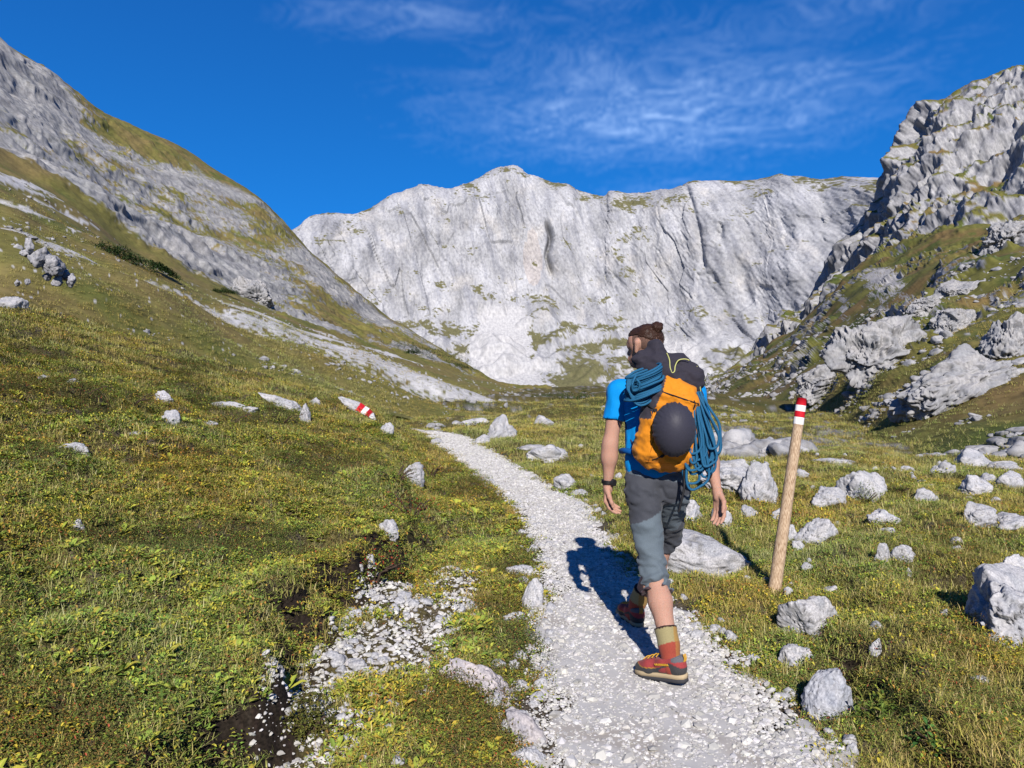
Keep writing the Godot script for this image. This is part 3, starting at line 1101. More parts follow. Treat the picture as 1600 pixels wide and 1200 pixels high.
	rock_px("small stone in grass left of the post's middle", 1222, 808, 24, 14, 61)
	rock_px("stone tucked behind the lower half of the post", 1237, 846, 24, 34, 62, 0.9, 0.2, Vector3.ZERO, 0.8, 0.5)
	# around the crest of the path
	rock_px("flat white slab with a split right end, right of the path", 866, 722, 66, 24, 64, 0.7, 0.15, Vector3(0, 0, -0.14), 0.8, 0.25)
	rock_px("low stone left of the flat white slab, same ledge", 828, 704, 40, 8, 65, 0.6)
	rock_px("white stone in grass left of the hiker's elbow", 887, 763, 38, 19, 66, 0.8, 0.2, Vector3(0, 0, -0.15), 0.7, 0.2)
	rock_px("small grey stone at the path's right edge left of the hiker's hand", 908, 775, 30, 10, 67)
	rock_px("jagged white rock with dark cracks standing above the path's end", 783, 684, 42, 34, 69, 0.8, 0.3, Vector3(0, 0, -0.1), 0.95, 0.7)
	rock_px("thin pale ledge of rock left of the jagged white rock", 746, 664, 44, 10, 70, 0.5, 0.1, Vector3(0, 0, 0.1))
	rock_px("hump of grey rock in turf right of the path's end", 752, 694, 28, 14, 71, 0.8, 0.0, Vector3.ZERO, 0.4, 0.5)
	rock_px("rounded stone on the grassy rim left of the hiker's shoulder", 849, 664, 28, 14, 72, 0.8, 0, Vector3.ZERO, 0.4, 0.5)
	rock_px("pointed stone at the path's top left corner", 682, 694, 18, 10, 73)
	# left of the path
	rock_px("tilted pinkish grey slab at the lower left edge of the path", 756, 1088, 118, 30, 75, 0.55, -0.3, Vector3(0.1, 0, -0.42), 0.95, 0.3, 0.0, Color(0.98, 0.90, 0.88))
	rock_px("cracked slab below the tilted pinkish slab at the path's edge", 822, 1158, 70, 30, 76, 0.9, -0.4, Vector3(0.1, 0, -0.55), 0.95, 0.3, 0.0, Color(0.98, 0.92, 0.90))
	rock_px("grey stone at the bottom edge left of the path", 830, 1204, 52, 34, 77, 0.9, 0.2, Vector3(0, 0, -0.3), 0.9, 0.2)
	rock_px("upright rounded stone at the path's left edge", 832, 950, 28, 44, 78, 0.8, 0.0, Vector3(0, 0, -0.1), 0.4, 0.2)
	rock_px("flat stone in turf left of the upright rounded stone", 803, 972, 34, 16, 79, 0.8, 0.1)
	rock_px("low grey stone at the left edge of the path below the turf", 812, 900, 40, 14, 80, 0.7)
	rock_px("small white cube-shaped stone at the left edge of the path", 802, 1046, 17, 14, 82, 0.9, 0.3, Vector3.ZERO, 1.0, 0.1)
	rock_px("curved white rock arching out of the bank's crest", 442, 636, 68, 15, 83, 0.4, 0.2, Vector3(0, 0, -0.48), 0.5, 0.3)
	rock_px("narrow upright stone under the curved white rock", 477, 660, 16, 32, 84, 0.8, 0, Vector3(0, 0, 0.1), 0.9, 0.3)
	rock_px("flat stone strip in turf left of the curved white rock", 352, 638, 56, 10, 85, 0.5, 0.0, Vector3(0, 0, -0.1))
	rock_px("small flat stone at the right end of the stone strip", 388, 643, 26, 8, 86, 0.6)
	rock_px("bright white stone lying on the left bank", 264, 661, 34, 19, 87, 0.8, 0.1, Vector3(0, 0, 0.2), 0.7, 0.1)
	rock_px("small flat white stone right of the bright white stone", 326, 664, 24, 7, 88)
	rock_px("pale stone behind the bright white stone on the left bank", 252, 626, 30, 15, 89, 0.8, 0, Vector3(0, 0, -0.2), 0.7, 0.4)
	rock_px("grey flat stone alone on the left bank", 108, 708, 54, 15, 90, 0.7, 0.1, Vector3(0, 0, -0.1), 0.8, 0.5)
	rock_px("thin row of stone showing through turf below the bright white stone", 211, 680, 46, 5, 91, 0.5)
	rock_px("small pale stone on the left bank near the left edge, right one", 112, 599, 20, 8, 92)
	rock_px("small pale stone on the left bank near the left edge, left one", 62, 594, 20, 8, 93)
	rock_px("rounded stone on the bank's crest right of the painted rock", 601, 679, 20, 19, 94, 0.8, 0, Vector3(0, 0, -0.3))
	rock_px("tall thin grey rock showing in the bank beside the red-leaved shrub", 645, 757, 34, 36, 95, 0.7, 0.0, Vector3(0, 0, -0.6), 0.7, 0.4)
	rock_px("grey stone half hidden by dark shrubs on the bank", 606, 836, 32, 22, 96, 0.7, 0.0, Vector3.ZERO, 0.7, 0.5)
	rock_px("tiny white stone on the turf above the gravel hollow", 577, 880, 15, 12, 97)
	rock_px("small white stone left of the painted rock on the crest", 492, 632, 18, 10, 98)
	rock_px("small stone between dead grass left of the gravel hollow", 120, 828, 18, 14, 99, 0.8, 0, Vector3.ZERO, 0.7, 0.5)
	rock_px("big white boulder at the far left edge", 12, 482, 46, 24, 100, 0.8, 0, Vector3.ZERO, 0.5, 0.3)
	rock_px("small stone just above the big white boulder at the far left", 14, 460, 14, 10, 101)
	rock_px("white boulder in dry grass on the left slope, upper of two", 193, 508, 22, 20, 102, 0.8, 0, Vector3(0, 0, -0.2), 0.8, 0.3)
	rock_px("white boulder in dry grass on the left slope, lower of two", 202, 515, 16, 12, 103)
	rock_px("flat stone right of the two white boulders on the left slope", 226, 518, 30, 6, 104, 0.5)
	# the rocks of the dark-sided outcrop high on the left
	var cl := [[42, 384, 22, 18], [58, 402, 34, 26], [78, 416, 36, 24], [35, 396, 20, 10], [70, 432, 16, 10], [88, 440, 22, 16], [110, 438, 18, 18], [97, 428, 26, 16], [25, 442, 12, 8], [40, 440, 12, 8]]
	for k in cl.size():
		var q: Array = cl[k]
		var o := rock_px("", q[0], q[1], q[2] * 0.75, q[3] * 0.7, 110 + k, 0.9, 0.3 * k, Vector3.ZERO, 1.0, 0.95, 33.0 + k * 0.2, Color(0.8, 0.8, 0.82))
		tag(o, "rock of the dark-sided outcrop high on the left slope", "rock", "rocks of the left outcrop")
	# the painted way mark
	var pr := rock_px("rock on the bank's crest with red and white painted trail marks", 556, 640, 58, 11, 120, 0.45, 0.0, Vector3(0, 0, -0.52), 0.35, 0.1)
	paint_mark(pr)
	small_stones()
	build_crags()
	build_rubble()


func paint_mark(pr: MeshInstance3D) -> void:
	# red - white - red bands painted across the rock's back: shells a few millimetres above the stone
	var src: ArrayMesh = pr.mesh
	var a := src.surface_get_arrays(0)
	var v: PackedVector3Array = a[Mesh.ARRAY_VERTEX]
	var nn: PackedVector3Array = a[Mesh.ARRAY_NORMAL]
	var idx: PackedInt32Array = a[Mesh.ARRAY_INDEX]
	for band in [[0.02, 0.30, "red"], [0.30, 0.52, "white"], [0.52, 0.74, "red"], [0.74, 1.1, "white"]]:
		var st := SurfaceTool.new()
		st.begin(Mesh.PRIMITIVE_TRIANGLES)
		for k in range(0, idx.size(), 3):
			var c := (v[idx[k]] + v[idx[k + 1]] + v[idx[k + 2]]) / 3.0
			if c.x > band[0] and c.x < band[1] and c.y > -0.15:
				for q in 3:
					st.set_normal(nn[idx[k + q]])
					st.add_vertex(v[idx[k + q]] * 1.012)
		var m := mat(0.50, 0.012, 0.02, 0.6) if band[2] == "red" else mat(0.78, 0.77, 0.75, 0.6)
		var o := put("paint_band", st.commit(), m, pr)
		o.set_meta("label", "%s painted band on the rock" % band[2])


func small_stones() -> void:
	# loose fragments in the turf and along the path: each its own stone
	var g := RandomNumberGenerator.new()
	g.seed = 90
	var made := 0
	var tries := 0
	while made < 110 and tries < 4000:
		tries += 1
		var d := 3.0 + pow(g.randf(), 0.8) * 11.0
		var x := g.randf_range(0.9, 0.66 * d)
		var side := path_side(x, d)
		if side.y < 0.5 or noise_at(x, d, 5) < 0.0:
			continue
		var s := g.randf_range(0.025, 0.07) * (1.0 + d * 0.06)
		var p := Vector3(x, gh(x, -d) + 0.012, -d)
		rock("stone", "small pale limestone fragment lying loose in the right meadow", p, Vector3(s, s * g.randf_range(0.4, 0.7), s * 0.8), 200 + g.randi() % 8, g.randf() * TAU, Vector3.ZERO, "loose fragments in the right meadow", 5, 0.9, 0.2)
		made += 1
	made = 0
	while made < 120:
		var d := 3.1 + pow(g.randf(), 1.3) * 8.0
		var left := g.randf() < 0.6
		var c := interp(PD, PC, d)
		var w := interp(PD, PW, d)
		var x := c + (-1.0 if left else 1.0) * (w + g.randf_range(-0.12, 0.16))
		var s := g.randf_range(0.025, 0.075)
		var p := Vector3(x, gh(x, -d) + 0.008, -d)
		rock("stone", "pale stone lying along the edge of the gravel path", p, Vector3(s * 1.2, s * g.randf_range(0.45, 0.7), s), 200 + g.randi() % 8, g.randf() * TAU, Vector3.ZERO, "stones along the path's edges", 5, 0.9, 0.1)
		made += 1
	# the gravel hollow at the lower left: a band of stones along its upper rim, then smaller rubble
	for k in 130:
		var px: float
		var py: float
		var s: float
		if k < 55:
			px = g.randf_range(510, 750)
			py = 958.0 + g.randf_range(-26, 30) - 12.0 * sin((px - 500.0) / 80.0)
			s = lerpf(0.02, 0.085, pow(g.randf(), 1.8))
		elif k < 80:
			px = 565.0 + g.randf_range(-50, 36)
			py = g.randf_range(965, 1060)
			s = lerpf(0.02, 0.07, pow(g.randf(), 2.0))
		else:
			px = g.randf_range(505, 625)
			py = g.randf_range(1040, 1195)
			s = g.randf_range(0.015, 0.045)
		var p := ground_hit(px, py)
		rock("stone", "white stone of the rubble in the gravel hollow left of the path", p + Vector3(0, 0.004, 0), Vector3(s * 1.2, s * g.randf_range(0.3, 0.55), s), 200 + g.randi() % 8, g.randf() * TAU, Vector3.ZERO, "rubble in the gravel hollow", 5, 0.9, 0.1)


var na_cache := {}


func noise_at(x: float, d: float, which: int) -> float:
	if not na_cache.has(which):
		na_cache[which] = noise(300 + which, 0.55, 3)
	return na_cache[which].get_noise_2d(x, d)


func build_gravel() -> void:
	var g := RandomNumberGenerator.new()
	g.seed = 55
	var lists := [[], [], [], []]
	for k in 110000:
		var d := 1.5 + pow(g.randf(), 1.9) * 16.0
		var c := interp(PD, PC, d)
		var w := interp(PD, PW, d)
		var x := c + g.randf_range(-1.0, 1.0) * (w + 0.07)
		var side := path_side(x, d)
		var e := maxf(side.x, side.y)
		if e > -0.10 and g.randf() < smoothstep(-0.10, 0.08, e + noise_at(x * 4.0, d * 4.0, 7) * 0.15):
			continue
		var s := lerpf(0.0035, 0.013, pow(g.randf(), 2.6)) * (1.0 + 0.07 * maxf(0.0, d - 3.0))
		if side.y > -0.35 and d < 6.0:
			s *= 1.0 + 0.8 * g.randf()
		if g.randf() < 0.012:
			s = g.randf_range(0.016, 0.034)
		lists[g.randi() % 4].append(stone_place(g, x, d, s, gh(x, -d) + 0.014))
	for k in 13000:
		# loose bits on the bare soil of the hollow at the lower left and beside the path
		var d := 2.9 + g.randf() * 2.9
		var x := interp(PD, PC, d) - interp(PD, PW, d) - g.randf_range(0.02, 1.15)
		if bare_hollow(x, d) < 0.3:
			continue
		var s := lerpf(0.003, 0.024, pow(g.randf(), 4.0))
		lists[g.randi() % 4].append(stone_place(g, x, d, s, gh(x, -d)))
	for q in 4:
		var mm := MultiMesh.new()
		mm.transform_format = MultiMesh.TRANSFORM_3D
		mm.use_colors = true
		mm.mesh = pebble(q)
		mm.instance_count = lists[q].size()
		for k in lists[q].size():
			mm.set_instance_transform(k, lists[q][k])
			var t := g.randf_range(0.55, 1.05)
			mm.set_instance_color(k, Color(0.58 * t, 0.57 * t * g.randf_range(0.97, 1.0), 0.54 * t * g.randf_range(0.92, 1.03)))
		var o := MultiMeshInstance3D.new()
		o.multimesh = mm
		o.name = numbered("gravel")
		o.material_override = vmat(0.92)
		add_child(o)
		tag(o, "crushed pale limestone gravel covering the footpath", "gravel", "gravel of the path", "stuff")


func bare_hollow(x: float, d: float) -> float:
	# 1 where the turf is worn off beside the path at the lower left
	var side := path_side(x, d)
	var t := side.x - (1.12 if d < 5.2 else 0.85)
	var in_it := smoothstep(0.05, -0.1, t) * smoothstep(5.9, 5.3, d) * smoothstep(0.35, 0.55, side.x)
	return in_it * smoothstep(-0.25, 0.15, noise_at(x * 2.2, d * 2.2, 9) + 0.12 + 0.22 * smoothstep(0.7, 0.9, side.x))


func stone_place(g: RandomNumberGenerator, x: float, d: float, s: float, y: float) -> Transform3D:
	var b := Basis.from_euler(Vector3(g.randf_range(-0.5, 0.5), g.randf() * TAU, g.randf_range(-0.5, 0.5)))
	b = b * Basis.from_scale(Vector3(s * g.randf_range(0.8, 1.5), s * g.randf_range(0.45, 0.85), s))
	return Transform3D(b, Vector3(x, y, -d))


func pebble(q: int) -> ArrayMesh:
	var g := RandomNumberGenerator.new()
	g.seed = 400 + q
	var t := (1.0 + sqrt(5.0)) / 2.0
	var v := [Vector3(-1, t, 0), Vector3(1, t, 0), Vector3(-1, -t, 0), Vector3(1, -t, 0), Vector3(0, -1, t), Vector3(0, 1, t), Vector3(0, -1, -t), Vector3(0, 1, -t), Vector3(t, 0, -1), Vector3(t, 0, 1), Vector3(-t, 0, -1), Vector3(-t, 0, 1)]
	for k in 12:
		v[k] = v[k].normalized() * g.randf_range(0.7, 1.15)
	var f := [0, 11, 5, 0, 5, 1, 0, 1, 7, 0, 7, 10, 0, 10, 11, 1, 5, 9, 5, 11, 4, 11, 10, 2, 10, 7, 6, 7, 1, 8, 3, 9, 4, 3, 4, 2, 3, 2, 6, 3, 6, 8, 3, 8, 9, 4, 9, 5, 2, 4, 11, 6, 2, 10, 8, 6, 7, 9, 8, 1]
	var pos := PackedVector3Array()
	for k in range(0, 60, 3):
		pos.append_array(PackedVector3Array([v[f[k]], v[f[k + 2]], v[f[k + 1]]]))
	return flat_mesh(pos, PackedColorArray())


func flat_mesh(pos: PackedVector3Array, col: PackedColorArray) -> ArrayMesh:
	var nor := PackedVector3Array()
	nor.resize(pos.size())
	for k in range(0, pos.size(), 3):
		var n := (pos[k + 2] - pos[k]).cross(pos[k + 1] - pos[k]).normalized()
		nor[k] = n
		nor[k + 1] = n
		nor[k + 2] = n
	var arr := []
	arr.resize(Mesh.ARRAY_MAX)
	arr[Mesh.ARRAY_VERTEX] = pos
	arr[Mesh.ARRAY_NORMAL] = nor
	if col.size():
		arr[Mesh.ARRAY_COLOR] = col
	var m := ArrayMesh.new()
	m.add_surface_from_arrays(Mesh.PRIMITIVE_TRIANGLES, arr)
	return m



func crag_mesh(sd: int, n: int) -> ArrayMesh:
	# a bluff of bare rock: a blocky hump scored by steep clefts
	var src := rock_mesh(sd, n, 0.9, 0.35)
	var a := src.surface_get_arrays(0)
	var v: PackedVector3Array = a[Mesh.ARRAY_VERTEX]
	var c: PackedColorArray = a[Mesh.ARRAY_COLOR]
	var idx: PackedInt32Array = a[Mesh.ARRAY_INDEX]
	var cleft := noise(sd + 31, 1.5, 3, true)
	var b1 := cells(sd + 33, 2.2)
	var b2 := cells(sd + 34, 6.0)
	var lump := noise(sd + 32, 1.1, 4)
	for k in v.size():
		var p := v[k]
		var e := cleft.get_noise_3d(p.x * 1.7 + p.y * 0.5, p.y * 0.45, p.z * 1.7)
		var q := 1.0 - smoothstep(0.5, 0.85, e) * 0.09 + lump.get_noise_3dv(p * 1.2) * 0.10
		var w := Vector3(p.x + p.y * 0.3 + lump.get_noise_3dv(p * 2.5) * 0.35, p.y * 0.5 + lump.get_noise_3dv(p * 2.5 + Vector3(4, 0, 0)) * 0.25, p.z)
		for o: Vector3 in [Vector3(0.03, 0, 0), Vector3(-0.03, 0, 0), Vector3(0, 0.02, 0.02), Vector3(0, -0.02, -0.02)]:
			q += (b1.get_noise_3dv(w + o) * 0.05 + b2.get_noise_3dv(w + o) * 0.02) * 0.25
		v[k] = p * q
		c[k] = c[k] * (0.72 + 0.1 * lump.get_noise_3dv(p * 6.0))
		c[k].a = 1.0
	var nor := PackedVector3Array()
	nor.resize(v.size())
	for k in range(0, idx.size(), 3):
		var fn := (v[idx[k + 2]] - v[idx[k]]).cross(v[idx[k + 1]] - v[idx[k]])
		for q in 3:
			nor[idx[k + q]] += fn
	for k in v.size():
		nor[k] = nor[k].normalized() * (1.0 if nor[k].dot(v[k]) > 0 else -1.0)
	a[Mesh.ARRAY_VERTEX] = v
	a[Mesh.ARRAY_COLOR] = c
	a[Mesh.ARRAY_NORMAL] = nor
	var m := ArrayMesh.new()
	m.add_surface_from_arrays(Mesh.PRIMITIVE_TRIANGLES, a)
	return m


func crag(label: String, px: float, py: float, w: float, h: float, sd: int, deep: float, turn: float, lean: float, left := false) -> void:
	# px, py: middle of the bluff as seen
	var p := mountain_at(px, py, left)
	var m := -p.z / F
	var o := put("rock_outcrop", crag_mesh(sd, 42), rock_mat(Vector3(0.5, 0.2, 0.5)))
	var b := Basis.from_euler(Vector3(0.35, turn, lean)) * Basis.from_scale(Vector3(w * m * 0.55, h * m * 0.58, w * m * 0.55 * deep))
	o.transform = Transform3D(b, p + Vector3(0, 0, -w * m * 0.22 * deep))
	tag(o, label, "outcrop")


func build_crags() -> void:
	crag("tall grey crag with vertical clefts above the marker post's right", 1378, 562, 128, 108, 501, 0.8, 0.2, -0.2)
	crag("pale sloping slab of bare rock left of the tall grey crag", 1288, 604, 92, 52, 502, 0.7, 0.2, 0.15)
	crag("large smooth white slab slanting down to the right meadow", 1516, 604, 178, 88, 503, 0.6, 0.1, 0.4)
	crag("dark overhanging crag at the right edge above the smooth white slab", 1592, 545, 92, 110, 504, 0.9, 0.4, -0.1)
	crag("rounded pale crag near the right edge below the summit cliffs", 1588, 372, 80, 70, 505, 0.9, 0.2, 0.2)
	crag("low crag with a shadowed cave on its left", 1500, 508, 66, 48, 506, 0.8, 0.2, 0.3)
	crag("small knobbly crag in brown turf above the low crag", 1508, 458, 62, 34, 507, 0.8, 0.1, 0.4)
	crag("low grey rock ledge right of the tall grey crag", 1452, 478, 44, 34, 508, 0.8, 0.1, 0.1)
	crag("broken pale crag under the foot of the left rock face", 396, 462, 60, 44, 509, 0.7, -0.3, -0.5, true)


func build_rubble() -> void:
	# countless blocks strewn over the slopes and the valley floor
	var g := RandomNumberGenerator.new()
	g.seed = 77
	var lists := [[], [], [], []]
	var sp := noise(310, 0.06, 3)
	for k in 2600:
		# the pale rubble band behind the hiker and the post
		var px := g.randf_range(1105, 1262)
		var py := 664.0 + (px - 1105.0) * 0.12 + g.randf_range(0, 62)
		var p0 := mountain_at(px, py, false)
		var s0 := lerpf(0.06, 0.34, pow(g.randf(), 4.0)) * (0.4 + 0.012 * -p0.z)
		lists[k % 4].append(Transform3D(Basis.from_euler(Vector3(g.randf() - 0.5, g.randf() * TAU, g.randf() - 0.5)) * Basis.from_scale(Vector3(s0 * 1.2, s0 * 0.8, s0)), p0))
	for k in 22000:
		var p: Vector3
		var s := lerpf(0.07, 0.42, pow(g.randf(), 6.0))
		var pick := g.randf()
		if pick < 0.5:
			p = right_pos[g.randi_range(0, 190 * 500)]
			if p.z > -16.0 or sp.get_noise_2d(p.x * 1.5, p.z * 1.5) < 0.02:
				continue
			s *= 1.0 + 0.006 * -p.z
		elif pick < 0.72:
			p = left_pos[g.randi_range(20 * 560, 125 * 560)]
			if sp.get_noise_2d(p.x * 1.2, p.z * 1.2 + 60) < 0.1:
				continue
			s *= 0.8
		elif pick < 0.90:
			# the white boulder field right of the hiker, in the hollow behind the meadow's rim
			var px := g.randf_range(1110, 1250)
			var py := 668.0 + pow(g.randf(), 0.8) * 70.0
			p = at(px, py, lerpf(34.0, 13.5, (py - 668.0) / 70.0))
			p.y = maxf(p.y, gh(p.x, p.z)) if p.y - gh(p.x, p.z) < 0.6 else gh(p.x, p.z)
			s *= 0.5 + 0.4 * g.randf()
		else:
			var d := 26.0 + pow(g.randf(), 1.5) * 120.0
			var x := g.randf_range(-0.12, 0.33) * d
			p = Vector3(x, gh(x, -d), -d)
			if sp.get_noise_2d(p.x, p.z) < 0.0:
				continue
		var b := Basis.from_euler(Vector3(g.randf_range(-0.4, 0.4), g.randf() * TAU, g.randf_range(-0.4, 0.4))) * Basis.from_scale(Vector3(s * g.randf_range(0.8, 1.4), s * g.randf_range(0.5, 0.9), s))
		lists[g.randi() % 4].append(Transform3D(b, p))
	for q in 4:
		var mm := MultiMesh.new()
		mm.transform_format = MultiMesh.TRANSFORM_3D
		mm.use_colors = true
		mm.mesh = rock_mesh(230 + q, 6, 0.95, 0.35)
		mm.instance_count = lists[q].size()
		for k in lists[q].size():
			mm.set_instance_transform(k, lists[q][k])
			var t := g.randf_range(0.6, 0.95)
			mm.set_instance_color(k, Color(t, t, t))
		var o := MultiMeshInstance3D.new()
		o.multimesh = mm
		o.name = numbered("rubble")
		o.material_override = stone_mat()
		add_child(o)
		tag(o, "pale limestone rubble strewn over the slopes", "rubble", "rubble of the slopes", "stuff")


# ---------- plants ----------
func blade(pos: PackedVector3Array, col: PackedColorArray, root: Vector3, dir: Vector3, length: float, width: float, droop: float, c: Color) -> void:
	var side := dir.cross(Vector3.UP)
	side = (side if side.length() > 0.05 else Vector3.RIGHT).normalized() * width * 0.5
	var p1 := root + dir * length * 0.5
	var bend := Vector3(dir.x, 0, dir.z)
	var p2 := root + dir * length * 0.85 + bend * droop * length - Vector3(0, droop * length * 0.6, 0)
	pos.append_array(PackedVector3Array([root - side, p1 + side * 0.85, root + side, root - side, p1 - side * 0.85, p1 + side * 0.85, p1 - side * 0.85, p2, p1 + side * 0.85]))
	for k in 9:
		col.append(c)


func leaf(pos: PackedVector3Array, col: PackedColorArray, root: Vector3, dir: Vector3, length: float, width: float, c: Color, fold := 0.25) -> void:
	var side := dir.cross(Vector3.UP)
	side = (side if side.length() > 0.05 else Vector3.RIGHT).normalized() * width * 0.5
	var up := side.cross(dir).normalized() * width * fold
	if up.y < 0:
		up = -up
	var a := root + dir * length * 0.3
	var b := root + dir * length * 0.7
	var t := root + dir * length - Vector3(0, length * 0.12, 0)
	var l1 := a - side * 0.85 + up
	var r1 := a + side * 0.85 + up
	var l2 := b - side + up
	var r2 := b + side + up
	for tri in [[root, l1, a], [root, a, r1], [a, l1, l2], [a, l2, b], [a, b, r2], [a, r2, r1], [b, l2, t], [b, t, r2]]:
		pos.append_array(PackedVector3Array([tri[0], tri[1], tri[2]]))
	for k in 24:
		col.append(c)


func any_dir(g: RandomNumberGenerator, up0: float, up1: float) -> Vector3:
	var a := g.randf() * TAU
	var e := g.randf_range(up0, up1)
	return Vector3(cos(a) * cos(e), sin(e), sin(a) * cos(e))


func tuft(sd: int, n: int, l0: float, l1: float, spread: float, w: float, tones: Array, up0 := 0.5, up1 := 1.45) -> ArrayMesh:
	var g := RandomNumberGenerator.new()
	g.seed = sd
	var pos := PackedVector3Array()
	var col := PackedColorArray()
	for k in n:
		var a := g.randf() * TAU
		var r := sqrt(g.randf()) * spread
		var c: Color = tones[g.randi() % tones.size()] * g.randf_range(0.8, 1.2)
		c.a = 1.0
		blade(pos, col, Vector3(cos(a) * r, -0.008, sin(a) * r), any_dir(g, up0, up1), g.randf_range(l0, l1), w * g.randf_range(0.7, 1.2), g.randf_range(0.0, 0.5), c)
	return flat_mesh(pos, col)


func herb(sd: int, n: int, l0: float, l1: float, spread: float, high: float, ratio: float, tones: Array) -> ArrayMesh:
	var g := RandomNumberGenerator.new()
	g.seed = sd
	var pos := PackedVector3Array()
	var col := PackedColorArray()
	for k in n:
		var a := g.randf() * TAU
		var r := sqrt(g.randf()) * spread
		var l := g.randf_range(l0, l1)
		var c: Color = tones[g.randi() % tones.size()] * g.randf_range(0.75, 1.25)
		c.a = 1.0
		var y := g.randf() * high * (1.0 - 0.5 * r / spread)
		leaf(pos, col, Vector3(cos(a) * r, y, sin(a) * r), any_dir(g, -0.1, 0.9), l, l * ratio, c)
	return flat_mesh(pos, col)


func rosette(sd: int, n: int, l: float, tones: Array) -> ArrayMesh:
	var g := RandomNumberGenerator.new()
	g.seed = sd
	var pos := PackedVector3Array()
	var col := PackedColorArray()
	for k in n:
		var a := TAU * k / n + g.randf_range(-0.4, 0.4)
		var e := g.randf_range(0.25, 0.9)
		var c: Color = tones[g.randi() % tones.size()] * g.randf_range(0.85, 1.15)
		c.a = 1.0
		var ll := l * g.randf_range(0.6, 1.1)
		leaf(pos, col, Vector3(cos(a), 0, sin(a)) * 0.008, Vector3(cos(a) * cos(e), sin(e), sin(a) * cos(e)), ll, ll * 0.38, c, 0.12)
	return flat_mesh(pos, col)


func scatter(called: String, label: String, category: String, meshes: Array, places: Array, tints: Array, material: Material) -> void:
	for q in meshes.size():
		var mine := []
		for k in range(q, places.size(), meshes.size()):
			mine.append(k)
		if mine.is_empty():
			continue
		var mm := MultiMesh.new()
		mm.transform_format = MultiMesh.TRANSFORM_3D
		mm.use_colors = true
		mm.mesh = meshes[q]
		mm.instance_count = mine.size()
		for k in mine.size():
			mm.set_instance_transform(k, places[mine[k]])
			mm.set_instance_color(k, tints[mine[k]])
		var o := MultiMeshInstance3D.new()
		o.multimesh = mm
		o.material_override = material
		o.name = numbered(called)
		add_child(o)
		tag(o, label, category, label, "stuff")


func leaf_mat() -> StandardMaterial3D:
	if not mats.has("leaf"):
		var m := vmat(0.75)
		m.backlight_enabled = true
		m.backlight = Color(0.35, 0.35, 0.2)
		mats["leaf"] = m
	return mats["leaf"]


